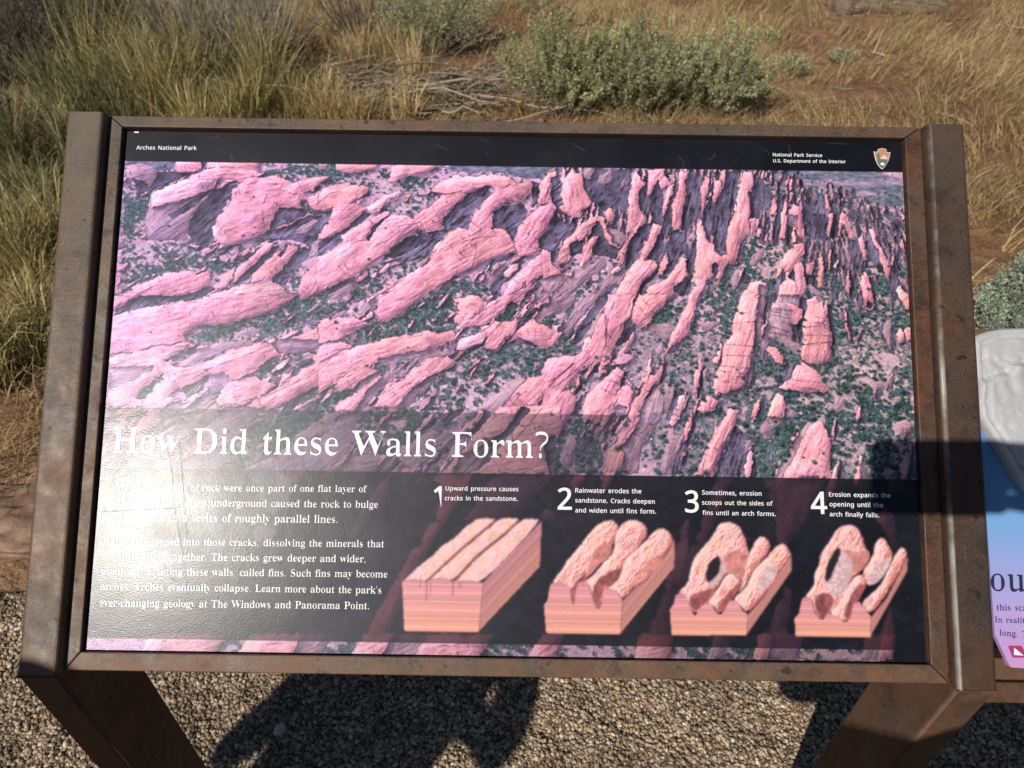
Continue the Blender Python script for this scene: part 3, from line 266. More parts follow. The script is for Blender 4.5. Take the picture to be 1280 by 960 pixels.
# ---- the printed picture on the panel: outlines measured on the panel -----
# tiles: origin and scale of the measured close-ups (photo pixels)
TILES = {1: (120, 150, 4), 2: (400, 180, 4), 3: (680, 180, 4), 4: (900, 160, 4), 5: (120, 370, 4), 6: (400, 370, 4),
         7: (680, 370, 4), 8: (880, 380, 4), 9: (100, 510, 3), 10: (380, 510, 3), 11: (490, 590, 4.365),
         12: (660, 590, 4.365), 13: (820, 590, 4.363), 14: (970, 590, 4.365), 15: (180, 780, 2.4615), 16: (640, 780, 2.4615), 0: (0, 0, 1)}
ROCKS = '''
4 b 0,200 960,215 960,420 700,360 480,300 300,240 200,230
4 s 300,250 480,320 700,380 960,440 960,620 850,600 640,560 480,500 300,420 200,300
1 b 165,205 415,205 405,250 330,262 165,262
1 m 165,232 240,222 300,245 330,262 280,330 230,290 200,300 165,350
1 k 330,262 490,260 480,285 300,345 250,380 210,400 205,300 240,300 285,330
1 p 415,205 550,208 545,245 500,258 480,268 420,262
1 k 540,205 572,208 560,245 540,245
1 p 570,205 830,208 820,240 650,235 575,245
1 g 160,400 260,360 290,365 262,480 240,600 150,600 150,450
1 p 470,300 490,275 570,250 650,235 825,235 815,300 720,310 625,300
1 m 285,365 400,320 480,300 625,298 620,350 560,385 520,470 490,480 480,560 470,605 255,602 262,480
1 l 290,365 400,320 480,300 620,298 600,345 480,390 380,420 290,440
1 d 600,345 560,385 500,440 400,500 370,480 430,440 540,385
1 k 620,350 720,325 690,385 640,450 610,520 605,600 570,640 540,640 470,575 485,500 540,420 600,360
1 p 720,320 800,290 900,280 1010,320 1110,440 1280,330 1280,470 1180,480 1080,480 900,560 700,400
1 p 700,350 720,330 870,310 1000,350 1100,440 1110,470 940,435 910,460 890,530 850,580 760,610 680,632 640,625 605,570 590,540 650,450 690,400
1 l 590,540 620,535 675,590 682,632 640,632 603,585
1 d 940,435 1090,455 1060,480 920,540 870,575 885,520 910,470
1 d 880,570 1050,490 1190,470 1160,560 1090,640 1060,625 1000,600 900,600 850,610
1 m 1000,560 1100,500 1130,500 1060,580
1 p 1205,430 1285,405 1285,545 1160,575 1190,510
1 m 1080,640 1110,610 1220,580 1230,615 1150,675 1075,700
1 p 1215,600 1285,580 1285,800 1150,855 1045,915 1025,850 1040,780 1100,720 1150,670
1 s 140,640 300,600 500,630 560,680 300,672 140,690
1 p 640,260 900,300 1000,380 1060,400 1030,330 900,280 780,250
1 g 800,290 890,250 1010,235 1000,260 930,275 860,295
1 s 960,230 1285,215 1285,330 1180,320 1110,340 1080,290 960,270
1 p 940,345 1100,285 1180,285 1120,330 1030,380
1 p 1050,410 1180,330 1285,310 1285,430 1190,440 1100,445
1 g 1030,405 1060,400 1100,455 1180,455 1200,440 1190,475 1080,480 1040,430
1 p 695,790 710,750 790,680 860,618 920,620 800,720 740,780 700,818
1 d 920,620 930,640 850,720 770,795 700,835 705,815 740,780 800,720
1 p 780,802 800,770 880,690 960,628 1022,630 1010,680 950,730 890,805 830,818 785,812
1 d 1022,638 1085,640 1065,700 985,755 955,825 890,812 890,795 960,722
1 p 635,765 660,735 700,735 690,790 650,815 630,800
1 p 600,830 650,815 680,815 660,840 610,850
1 g 150,690 300,670 560,682 720,722 690,742 630,790 560,758 450,758 300,770 180,825 130,835 130,700
1 m 110,830 150,820 170,840 120,870
1 p 95,965 120,910 190,840 360,770 470,760 570,762 587,800 580,832 440,880 340,912 200,965
1 d 585,835 602,850 540,892 430,912 345,922 440,880
1 l 250,965 350,920 540,900 640,855 780,815 870,800 930,820 965,860 960,912 900,965
1 g 965,890 1030,900 1100,880 1180,840 1200,860 1160,930 1285,900 1285,965 950,965
1 m 1285,810 1200,840 1120,890 1170,900 1285,860
2 m 0,100 50,102 40,130 0,132
2 p 95,102 300,104 290,130 150,150 88,130
2 g 295,130 350,122 362,182 320,188
2 p 385,104 600,108 560,142 450,162 420,192 370,196 355,175 368,130
2 s 0,170 130,150 330,190 560,165 580,200 540,232 420,242 300,262 230,225 100,200 0,215
2 g 380,190 450,160 550,170 560,210 450,230 400,240
2 p 0,240 100,215 200,205 262,220 230,270 150,300 60,322 0,305
2 l 240,325 300,280 410,235 430,245 330,300 280,350
2 s 330,310 450,260 600,250 520,310 470,360 380,350 330,340
2 b 590,106 1285,112 1285,155 1180,142 1100,180 1000,172 900,140 700,152
2 p 600,200 680,160 780,168 880,150 960,170 1000,210 1060,180 1070,240 1040,272 1000,300 960,262 900,222 840,212 750,242 620,252 560,232
2 p 75,330 120,300 200,300 242,330 180,390 140,420 60,470 0,485 0,460 50,400
2 d 240,345 270,350 200,410 140,470 60,532 0,562 0,500 60,470 140,420 200,370
2 p 110,465 180,420 280,365 320,340 362,340 345,372 300,410 262,450 250,490 180,530
2 k 345,362 360,362 345,388 280,442 258,490 246,475 272,420
2 p 260,490 290,430 360,360 450,358 512,395 500,430 430,470 380,510 330,560 290,590 210,642 200,665 120,682 60,722 0,755 0,570 100,515 180,480
2 k 325,560 380,520 440,470 530,458 542,490 500,520 420,560 370,578
2 d 490,445 530,440 550,470 620,450 632,470 580,520 555,562 480,592 400,592 350,602 300,642 250,652 330,600 400,570 500,525 540,490
2 p 550,320 620,260 720,240 752,255 700,300 640,350 615,390 632,430 560,442 510,430 470,380 500,350
2 d 620,380 700,300 760,250 850,212 872,240 850,272 800,310 770,350 750,418 655,440 620,410
2 p 755,400 780,350 830,290 870,250 900,230 970,208 985,250 950,290 880,330 865,370 870,420 860,432 750,427
2 d 870,340 930,310 1030,298 1050,340 1020,400 1000,430 970,492 950,440 860,430 882,370
2 p 1000,420 1040,370 1100,320 1160,298 1192,320 1170,370 1110,480 1110,530 1060,562 1000,560 978,500
2 d 1190,345 1212,390 1260,400 1285,420 1240,470 1200,500 1180,592 1160,560 1105,522 1110,480 1170,400
2 k 1180,340 1195,345 1200,430 1180,430
2 p 1285,440 1240,480 1200,560 1190,600 1240,600 1285,540
2 p 660,440 700,420 750,425 930,430 960,460 992,545 900,562 830,592 780,622 700,652 640,690 540,750 460,800 430,852 330,892 293,850 310,770 400,690 480,630 560,580 600,520
2 d 850,590 970,550 992,550 980,572 900,592 860,622
2 g 210,642 330,590 345,610 220,672
2 g 200,702 400,612 560,560 545,592 400,682 300,742 150,802 165,760
2 g 440,832 520,770 640,710 760,680 862,720 820,762 730,772 700,802 720,862 600,922 480,965 250,965 240,900 330,905 430,862
2 s 480,840 680,780 720,862 600,922 480,950 420,900
2 m 50,780 150,690 235,678 180,732 100,782
2 d 60,720 110,690 170,675 120,720 50,760
2 g 0,740 50,720 60,760 40,800 90,800 60,830 0,850
2 m 230,800 340,740 360,740 300,800 210,860 180,850
2 p 0,900 100,870 180,868 262,905 200,940 120,965 0,965
2 p 680,890 700,780 760,760 840,800 760,880 720,900
2 m 820,700 880,640 945,580 975,575 960,610 900,680 860,710
2 d 860,740 890,680 930,620 1010,580 1035,590 960,680 930,702 880,772
2 l 930,640 960,605 1010,595 1000,620 960,665 935,668
2 p 925,765 960,690 1060,590 1140,540 1162,560 1155,640 1060,682 980,742 935,765
2 m 1060,800 1100,720 1200,660 1262,660 1200,722 1100,805
2 m 1150,810 1230,720 1285,670 1285,760 1200,810
2 g 1130,830 1230,800 1285,760 1285,900 1200,880 1120,880
2 p 690,930 760,880 860,790 930,760 1000,740 1100,690 1060,730 960,790 900,860 760,940
2 p 860,900 920,870 960,880 1000,900 980,965 800,965
2 l 1020,930 1080,860 1150,840 1180,870 1200,965 1000,965
2 p 1090,220 1120,200 1150,150 1190,132 1182,170 1160,292 1105,305
2 d 1068,190 1112,200 1100,305 1078,312
2 d 1165,170 1202,158 1198,315 1168,300
2 p 1205,180 1228,170 1285,148 1285,260 1250,282 1262,372 1220,330 1200,300
3 p 0,190 40,150 72,138 80,160 45,185 20,260 0,300
3 d 48,165 97,158 107,305 75,312 45,300
3 p 103,180 140,150 192,150 212,230 252,302 230,322 190,332 202,372 150,372 120,332 98,260
3 d 200,126 445,128 442,230 420,345 380,325 300,335 240,285 212,225
3 b 240,330 300,330 400,320 420,400 380,420 330,330
3 m 212,128 275,128 242,182 210,178
3 m 288,170 340,130 352,130 340,202 280,205
3 m 395,180 410,170 405,215 392,215
3 p 438,240 458,150 482,150 492,180 522,190 482,240 480,320 522,372 512,402 440,452 418,412 438,330
3 d 482,240 530,190 545,280 525,362 480,312
3 p 530,132 612,128 622,170 645,205 602,232 582,180 552,232 530,272 533,190
3 d 540,262 582,188 602,240 602,405 560,402 540,332
3 p 598,330 630,220 657,203 652,262 620,332 605,372
3 d 620,340 660,225 662,330 652,442 620,482 600,402
3 p 648,310 680,230 690,138 732,148 716,190 712,330 690,422 653,432
3 d 716,190 760,138 800,160 802,372 770,382 730,442 690,422 712,330
3 p 793,250 800,200 820,162 838,170 830,220 815,302 800,372
3 d 820,302 850,250 850,190 892,240 890,340 870,442 820,482 800,402
3 p 853,262 870,190 892,180 897,235 870,292 860,302
3 p 900,135 922,135 915,222 900,242
3 d 890,262 930,136 992,140 980,242 960,322 930,422 920,542 868,522 860,470 880,402
3 p 928,422 965,340 985,250 1000,180 1010,136 1052,146 1062,242 1032,242 1042,332 1032,442 1000,482 970,562 965,607 933,602 918,522
3 b 1055,140 1280,140 1280,260 1200,230 1100,180
3 d 1062,150 1100,180 1152,250 1142,332 1060,332 1050,252
3 s 1040,345 1160,330 1200,480 1200,560 1180,640 1060,640 1000,620 960,600 1000,490
3 d 1150,402 1182,350 1192,482 1160,542
3 p 1040,382 1066,370 1062,462 1038,452
3 p 1075,430 1096,430 1090,472 1074,466
3 m 975,600 990,520 1010,525 1005,600 985,615
3 p 1143,290 1160,272 1177,340 1150,357
3 p 1190,302 1220,258 1227,330 1212,472 1188,472
3 p 1235,340 1252,302 1285,320 1285,442 1228,402
3 d 60,340 82,390 130,395 152,420 92,472 70,522 40,592 0,522 0,482 30,442
3 k 58,340 75,350 78,430 60,420
3 p 68,582 110,490 180,420 250,368 302,362 322,402 332,452 352,502 395,522 350,525 310,452 290,390 262,400 202,472 140,502 137,562 120,595
3 d 250,420 290,395 310,440 340,510 390,527 370,582 320,562 280,562 248,532 260,472
3 d 140,502 180,482 202,502 202,552 140,562
3 p 200,592 200,512 252,468 284,458 252,522 240,572 215,602
3 p 318,332 340,318 362,360 350,402 320,382
3 m 330,420 402,440 422,472 392,512 350,492
3 p 378,592 400,512 440,452 480,402 500,362 524,372 516,402 470,432 430,502 415,572 400,605
3 d 415,605 430,512 480,432 527,400 562,410 522,472 480,542 460,622 430,642
3 p 478,582 500,532 540,442 560,402 592,408 592,452 550,522 520,572 490,605
3 d 523,582 560,512 592,450 622,532 602,552 560,592
3 d 620,502 680,442 730,440 722,482 752,522 730,542 690,562 640,602 610,642 600,562
3 k 715,530 770,440 777,482 770,562 750,652 740,702 718,602
3 m 720,492 742,452 768,425 762,480 735,530
3 o 758,642 775,545 772,450 783,372 797,390 792,420 812,442 832,492 862,502 867,542 892,562 932,550 925,602 905,642 890,702 870,712 860,652 845,622 860,655 820,692 790,722 743,692
3 k 848,602 882,600 882,640 866,662 850,642
3 o 590,602 625,545 627,602 610,652 580,662 573,642
3 d 600,642 650,590 682,570 640,642 610,662
3 o 610,700 640,650 690,568 718,580 722,652 692,702 640,722
3 d 650,732 722,660 747,702 740,742 700,802 690,772
3 m 0,690 60,640 112,660 60,722 0,782
3 p 0,530 40,540 45,602 102,642 30,662 0,672
3 m 20,802 120,682 212,600 302,558 322,582 312,622 230,682 130,772 60,852 28,832
3 d 300,742 400,660 427,640 340,752 260,862 180,965 150,952 220,862
3 m 88,942 180,802 310,682 340,612 392,600 422,622 402,682 330,722 300,752 200,862 130,965 80,965
3 l 345,640 375,615 400,620 385,640 350,650
3 m 200,965 260,882 332,790 320,832 290,892 250,965
3 o 245,965 320,822 380,722 420,642 470,590 562,583 578,612 540,652 500,702 470,762 440,842 390,965
3 d 575,622 582,642 520,702 470,792 440,845 470,752 510,682
3 p 440,842 490,762 560,702 610,690 642,690 652,732 612,802 580,852 520,922 480,882 440,865
3 m 618,782 650,738 697,782 690,802 640,842 613,832
3 p 638,965 690,862 730,792 770,682 812,690 822,702 790,762 760,802 760,852 740,922 720,965
3 g 100,802 200,702 252,690 200,762 120,852 98,842
3 g 558,872 620,802 642,862 590,905
3 g 770,832 820,732 900,740 985,740 960,832 940,965 730,965 760,882
3 s 790,840 880,800 930,850 930,965 760,965
3 m 520,900 640,850 640,930 560,965 520,950
3 k 1112,762 1152,750 1135,830 1110,902 1092,902
3 p 938,965 960,872 1000,762 1040,692 1092,688 1127,712 1112,772 1100,832 1090,965
3 m 1082,702 1127,712 1107,822 1087,965 1070,965 1080,822
3 m 1125,842 1180,740 1200,690 1240,802 1285,800 1285,965 1115,965
3 o 1200,582 1262,538 1285,530 1285,800 1240,810 1200,700
3 d 1230,640 1260,620 1262,700 1240,790 1225,700
4 d 290,330 340,340 320,452 300,592 268,592 290,472
4 p 258,402 275,355 292,402 280,432 262,430
4 p 308,552 320,442 342,350 348,382 332,552
4 m 345,432 412,430 402,472 385,500 350,482
4 p 393,542 400,402 410,315 420,400 418,545
4 d 420,362 480,330 600,380 560,562 480,562 420,502
4 m 468,362 480,308 492,360 482,375
4 p 528,332 547,328 562,420 545,412
4 k 480,432 540,442 547,562 500,552
4 k 570,442 605,432 602,552 560,562
4 p 545,542 550,440 572,430 565,502 555,552
4 p 600,542 605,440 620,420 642,440 662,490 672,562 655,560 632,482 615,472 610,545
4 m 668,352 690,358 702,420 680,402
4 d 640,380 670,380 720,480 700,500 660,440
4 m 730,380 745,375 742,420 730,415
4 m 755,385 768,382 765,425 755,420
4 m 785,395 797,392 795,432 785,430
4 d 830,402 870,420 925,480 932,530 890,482 830,440
4 m 830,402 870,412 925,470 930,485 870,425
4 d 738,522 760,510 790,602 832,742 800,722 750,642 733,582
4 p 755,502 782,510 800,582 832,642 862,712 850,762 835,742 810,642 780,582
4 d 655,562 700,560 722,662 740,722 700,742 668,682 648,622
4 p 698,562 722,548 735,602 742,662 725,662 710,602
4 d 860,742 900,750 932,790 890,802 880,882 850,802
4 o 888,802 910,788 952,852 967,905 940,915 900,852
4 m 890,740 930,760 932,800 905,770
4 m 622,572 642,600 662,662 655,702 640,652
4 p 638,742 655,740 662,802 645,832 633,802
4 d 655,790 680,830 670,880 645,860
4 p 703,762 715,740 737,720 762,802 780,892 760,912 728,902 720,822
4 k 740,860 770,880 760,905 735,900
4 m 830,850 850,855 850,890 830,890
4 m 850,530 862,535 860,580 850,575
4 m 890,590 905,600 905,630 890,620
4 g 120,562 300,580 310,660 290,702 200,760 120,702
4 m 60,760 85,705 110,700 100,790 70,815
4 m 95,640 110,600 130,600 125,660 100,690
4 m 160,680 185,600 230,600 225,650 180,690
4 d 245,955 290,762 330,700 350,892 370,965 245,965
4 o 318,682 340,622 380,590 422,578 428,622 402,662 380,692 330,725
4 p 300,792 340,752 387,770 382,852 370,902 330,892 298,832
4 o 385,692 420,672 432,762 440,792 420,852 390,832
4 k 385,850 430,850 440,940 400,920
4 k 440,742 492,740 492,802 440,782
4 p 498,652 515,638 527,702 522,792 500,802
4 p 440,682 477,668 470,740 440,732
4 p 438,862 482,838 542,942 530,965 450,965
4 m 440,800 480,800 520,830 520,860 480,835
4 m 600,830 620,820 625,870 605,870
'''

ROCKS += '''
5 d 100,75 180,20 232,0 580,0 440,30 330,42 200,82 110,98
5 p 60,0 180,0 110,60 90,80
5 p 90,100 320,50 700,-5 1020,-5 962,40 880,82 700,132 660,170 560,142 440,192 452,232 330,252 95,292 72,302
5 s 550,182 620,142 880,60 1020,30 1180,82 1180,112 1000,152 890,212 800,202 560,252
5 g 550,182 620,142 680,152 700,160 760,142 850,112 900,132 1000,80 1180,84 1180,100 1000,142 890,212 830,190 700,202 560,252 480,238 435,190
5 m 690,192 760,165 832,158 820,192 700,205
5 m 390,348 520,260 620,240 782,220 802,240 640,282 520,332 420,368
5 g 360,312 420,290 532,260 480,312 400,332
5 l 75,302 330,255 480,238 420,290 360,320 290,345 75,370
5 p 60,552 75,342 300,300 350,332 400,362 510,350 640,292 802,240 900,240 1000,200 1285,108 1285,192 1210,202 1100,252 950,302 880,312 780,392 700,422 640,382 560,402 470,442 400,472 350,522 330,552
5 m 880,242 960,208 1152,228 1120,272 980,292 920,292
5 m 75,352 290,350 280,382 150,442 70,472
5 g 200,502 300,422 350,380 305,452 230,525
5 g 778,402 880,332 960,312 1080,280 1122,258 1142,272 1062,332 1000,372 950,392 820,424
5 m 572,402 640,380 682,422 602,522 568,522
5 g 580,510 650,450 660,470 600,525
5 p 600,512 680,432 800,402 902,450 840,492 740,542 620,552
5 p 1095,295 1160,242 1285,240 1285,372 1190,422 1080,462 980,522 870,562 740,562 800,522 930,452 1000,402 1092,342
5 k 1000,340 1080,310 1100,320 1090,345 1030,370
5 g 1060,560 1100,520 1180,470 1230,380 1285,370 1285,450 1200,520 1170,560
5 p 1165,490 1285,400 1285,470 1200,520
5 p 1190,560 1285,480 1285,565
6 p 293,92 308,-5 525,-5 440,62 430,92 360,122 330,127
6 p 0,130 100,110 180,108 262,150 200,172 120,212 0,242
6 g 120,202 200,172 260,142 330,132 430,102 560,90 602,142 520,182 440,192 200,242 140,232
6 s 440,100 600,0 760,0 700,100 690,180 600,190 520,185
6 p 0,250 130,228 152,250 60,312 0,335
6 p 0,382 120,270 200,252 300,222 420,200 560,178 672,178 692,212 620,242 560,262 450,292 330,322 230,352 150,402 60,452 0,485
6 m 300,312 420,290 520,270 692,278 640,312 500,342 460,372 400,402 330,382 275,372
6 g 380,320 470,310 480,340 455,370 400,375
6 g 280,360 350,340 362,365 320,380
6 p 35,490 130,402 230,352 302,372 222,422 110,482 60,508
6 g 0,500 80,490 180,455 160,490 100,530 0,560
6 p 70,572 240,442 300,400 340,402 260,460 180,575
6 m 180,572 250,462 340,390 412,388 332,452 250,522 230,572
6 p 268,572 340,472 440,402 470,368 560,312 640,298 692,332 662,362 600,382 530,412 470,462 400,522 350,572
6 m 370,572 400,542 470,470 560,402 602,390 560,442 480,522 430,575
6 s 430,572 480,502 560,422 602,402 700,322 832,252 1000,240 1100,262 1132,332 1080,412 1020,402 930,442 900,502 860,562 780,582
6 g 700,390 780,330 880,380 880,430 800,440 720,430
6 g 590,400 650,380 720,430 640,450 590,440
6 g 590,560 640,490 760,560 700,590
6 g 920,292 1000,262 1205,258 1132,332 1080,412 1030,382 1020,332
6 g 780,480 850,450 880,500 820,520
6 m 788,572 860,502 940,432 1020,402 1032,422 970,502 920,562 870,582
6 p 908,582 960,502 1040,422 1092,402 1132,332 1200,312 1285,300 1285,422 1180,492 1120,512 1058,582
6 p 1078,582 1130,522 1250,480 1285,500 1275,585
6 p 828,272 850,202 920,132 1000,118 962,172 900,272
6 p 938,242 1000,172 1060,118 1172,158 1182,202 1150,272 1080,242 1010,212
6 l 688,272 700,212 842,188 820,242 720,272
6 g 678,172 780,148 822,168 790,202 710,202
6 p 680,162 830,70 950,-5 1005,-5 900,72 800,142 710,172
6 g 880,110 960,60 1000,80 940,130 880,130
6 p 678,20 760,-5 832,10 780,72 720,62
6 m 1070,112 1130,60 1285,-5 1285,32 1180,112 1100,142
6 g 1170,240 1285,130 1285,250 1200,270
6 g 1120,120 1220,80 1240,130 1170,160 1120,150
7 p 0,402 20,322 100,302 190,290 230,252 300,102 330,-5 465,-5 432,72 390,162 350,272 310,302 240,342 150,412 100,482 132,472 162,512 160,562 120,642 80,702 60,722 0,602
7 m 110,162 180,62 240,-5 302,-5 200,102 140,182 90,202
7 d 250,92 300,20 320,-5 332,20 250,132 200,222 150,242 143,212
7 p 20,232 60,190 102,178 80,222 40,262
7 g 0,270 110,230 190,250 180,300 100,300 0,320
7 g 60,300 20,320 0,330 0,280
7 p 215,492 280,442 350,372 380,358 407,382 390,442 360,512 330,562 300,602 260,642 190,590
7 p 348,582 380,482 420,440 452,470 440,522 420,592 380,605
7 m 340,590 370,540 420,560 410,600
7 l 413,425 425,420 452,440 444,458
7 p 418,602 440,532 520,442 530,400 572,398 550,452 500,522 480,602 460,642
7 m 480,602 560,442 602,502 602,582 560,662 520,702
7 p 343,722 400,652 460,608 482,622 440,692 400,742 360,752
7 m 380,762 480,652 560,642 500,742 470,890 400,895 400,802
7 p 308,852 320,772 350,743 402,790 395,862 340,892 298,888
7 m 583,892 610,742 640,622 660,580 690,572 660,642 672,702 640,802 632,895
7 l 630,640 680,502 712,490 692,572 660,642 640,650
7 p 755,895 810,782 860,662 930,602 962,588 957,652 920,722 880,802 850,895
7 d 868,895 930,732 960,642 1012,692 1012,742 980,895
7 k 940,745 965,720 985,730 950,755
7 k 900,840 925,815 940,820 912,850
7 p 768,562 800,512 840,498 882,532 850,572 800,592
7 p 610,272 640,202 690,112 740,-5 778,-5 760,62 740,112 722,182 690,222 670,262 620,292
7 m 600,310 625,280 690,225 680,262 620,300
7 p 440,92 480,-5 622,-5 590,62 540,112 490,162 450,132
7 g 540,110 620,40 700,0 730,0 690,90 620,140 550,140
7 m 540,152 622,132 652,162 630,222 560,202 540,185
7 m 558,272 600,228 612,282 580,305
7 p 358,322 400,262 450,182 462,202 420,282 380,332
7 l 330,342 380,300 460,290 440,330 380,345
7 m 760,122 860,132 892,140 820,182
7 m 470,385 520,370 525,400 480,405
7 p 848,462 852,422 890,332 900,272 920,232 950,182 970,62 1000,-5 1092,-5 1087,102 1085,222 1050,272 1040,352 1000,412 1018,442 960,472 900,492
7 m 1082,0 1105,0 1095,100 1085,222 1050,272 1060,150
7 m 1108,222 1130,102 1190,-5 1285,-5 1285,312 1240,240 1150,202
7 p 1115,270 1130,255 1170,262 1205,302 1200,335 1170,340
8 m 300,182 330,62 352,-5 442,-5 437,82 450,182 490,202 480,252 430,222 340,172
8 k 440,92 470,112 502,80 495,202 450,192
8 p 428,-5 500,30 480,102 445,102
8 p 498,222 510,62 530,-5 602,-5 622,62 602,102 642,162 642,292 560,302 520,292 480,272
8 o 313,222 330,218 370,225 407,262 400,302 360,292
8 d 398,312 430,290 472,300 440,382 375,422
8 p 468,302 490,288 582,352 602,392 622,422 600,447 500,442 380,422 440,372
8 o 318,562 350,472 375,443 407,470 412,522 402,562 370,582 328,587
8 m 270,632 320,568 402,570 370,622 320,665
8 m 363,867 430,732 480,642 530,588 592,590 540,640 470,760 420,870
8 p 400,867 450,770 505,660 545,592 592,588 622,642 642,702 630,782 637,872
8 p 0,472 30,460 77,490 60,532 0,548
8 p 0,802 40,682 100,572 130,520 182,528 150,602 120,652 80,772 50,865 0,872
8 d 60,868 90,772 150,642 217,650 212,702 182,868
8 d 875,132 905,90 940,85 967,152 960,232 940,242 910,202
8 m 900,140 910,92 935,85 945,180 935,235
8 p 968,152 990,118 1007,152 1002,192 975,192
8 o 1008,132 1020,120 1048,122 1048,182 1015,187
8 m 783,802 805,788 817,872 785,878
8 m 655,470 715,455 700,520 660,550 640,520
8 s 640,200 900,240 1050,260 1050,420 900,430 700,340
8 m 800,380 900,390 920,430 850,420
8 m 930,600 1000,580 1050,600 1040,640 960,660
8 m 420,520 480,540 460,570 410,580
9 m 560,-5 705,-5 640,60 560,110 480,140 400,140
9 m 640,235 720,180 960,70 965,130 820,240
9 m 330,235 450,165 620,110 700,55 640,150 500,240
9 g 560,122 700,40 830,-5 965,-5 965,60 860,90 640,232 560,200
9 m 790,120 900,40 965,5 965,60 860,120
9 m 100,240 300,110 430,40 460,60 300,200 200,245
10 m 0,130 70,100 160,20 240,-5 332,-5 200,122 100,232 0,245
10 g 190,40 300,-5 545,-5 480,80 400,160 300,180 210,130
10 m 330,170 470,80 560,100 480,180 400,230
10 m 110,245 190,180 300,170 260,245
10 p 530,247 560,202 640,102 740,-5 965,-5 965,112 900,132 920,250
10 d 700,130 760,80 820,-5 852,8 770,112 700,200 640,245 600,245
10 m 560,245 590,180 700,120 690,180 640,245
10 k 900,130 945,100 965,245 925,248
7 g 60,720 110,640 150,590 190,590 230,680 300,740 300,890 60,890
7 m 80,800 130,690 165,700 150,850 90,860
7 d 160,760 180,710 235,705 255,740 200,800
10 m 170,482 220,382 290,272 330,238 325,282 260,392 200,485
10 p 205,895 300,722 400,542 500,402 520,262 640,243 602,332 500,472 420,622 330,802 265,895
10 m 600,422 680,302 740,243 902,243 902,302 820,382 740,422 640,425
10 m 430,895 520,842 650,862 690,895
12 m 620,945 700,762 760,562 830,332 860,262 880,262 873,562 780,802 740,945
12 m 60,240 110,200 150,230 150,270 100,270
13 m 0,832 130,562 240,302 330,30 425,30 330,252 190,562 60,902 0,930
13 m 590,30 835,30 800,242 700,332 640,242
13 m 555,935 640,782 700,622 742,640 705,935
14 m 0,30 275,30 232,132 120,332 60,402 0,385
14 m 540,242 602,182 642,242 662,332 640,402
14 m 555,905 620,742 645,905
14 m 600,40 720,40 700,120 620,160
'''
BANDSTRIP = [(15, [(0, 'l'), (60, 'p'), (230, 's'), (300, 'o'), (470, 'm'), (560, 's'), (650, 'o'), (745, 'm'), (850, 'o'), (1050, 'g'), (1200, 'p'), (1280, 'p')]),
             (16, [(150, 's'), (250, 'g'), (380, 'o'), (490, 'g'), (610, 'm'), (660, 's'), (750, 'o'), (790, 'm'), (890, 'g'), (1080, 'm'), (1130, 'o'), (1175, 'k'), (1280, 'k')])]
CRACKS = '''
1 2.2 865,375 845,440 850,500 835,525
1 1.6 110,945 220,872 300,830 390,790 480,768
1 1.5 550,900 640,895 720,850
1 1.5 300,345 350,325 480,295
1 2 630,300 622,350
1 1.4 500,290 640,285 660,270
1 1.2 720,370 900,350 940,345
1 1.2 735,350 850,335 900,325
1 1.2 1130,420 1180,370 1260,350
1 1.3 1060,400 1130,340
2 1.8 785,500 790,545 770,610
2 1.2 310,770 400,700 500,640 640,600 780,560
2 1.5 515,395 530,430
2 1.2 540,670 545,700
2 1.2 590,560 700,500 800,470 900,460
2 1.2 600,540 720,480 820,440
2 1.3 300,400 400,375 480,375
2 1.3 290,430 400,410 490,400
2 1.2 90,330 200,325
2 1.2 70,380 180,370
2 1.6 740,900 900,780 1000,740
3 2.4 360,795 330,862 312,965
3 1.6 945,900 1080,890
3 1.6 955,840 1080,850
5 1.8 490,420 560,370 640,340 740,310 870,250
5 1.6 320,45 420,40 600,30
5 1.4 680,130 760,80 960,40
5 1.4 1110,310 1200,270 1280,265
5 1.6 850,500 1000,440 1100,380
5 1.4 1140,480 1210,410 1280,360
6 1.6 0,480 80,420 200,360
6 1.2 160,240 300,235 520,200
6 2.2 1080,560 1100,510 1200,400 1280,340
6 1.5 950,560 1000,500 1120,420
7 3 312,60 318,200 312,250 300,300
7 2.5 0,500 100,430 200,350 240,300
7 2 100,470 30,570
7 2 0,440 80,400 150,340
7 2 350,560 380,450
7 1.6 890,350 1030,365
7 1.6 880,375 1030,390
7 1.4 870,400 1000,410
7 1.4 860,430 1000,440
7 1.6 905,300 1040,300
7 1.4 920,240 1060,250
7 2 1130,110 1200,130 1270,150
7 2 1140,80 1230,100
7 1.6 1150,60 1250,70
7 1.6 1120,150 1230,180
7 2 440,660 480,560 560,450
8 2 340,60 440,75
8 1.6 335,90 440,110
8 1.6 320,140 430,165
8 1.4 345,30 440,40
8 2 500,210 640,190
8 1.6 500,120 610,110
8 1.5 500,160 630,160
8 1.4 430,380 600,400
8 1.4 420,410 560,430
8 1.4 475,330 575,345
8 1.6 460,860 520,700 560,610
10 2 800,120 850,60 900,0
10 1.6 600,240 700,150 790,80
'''

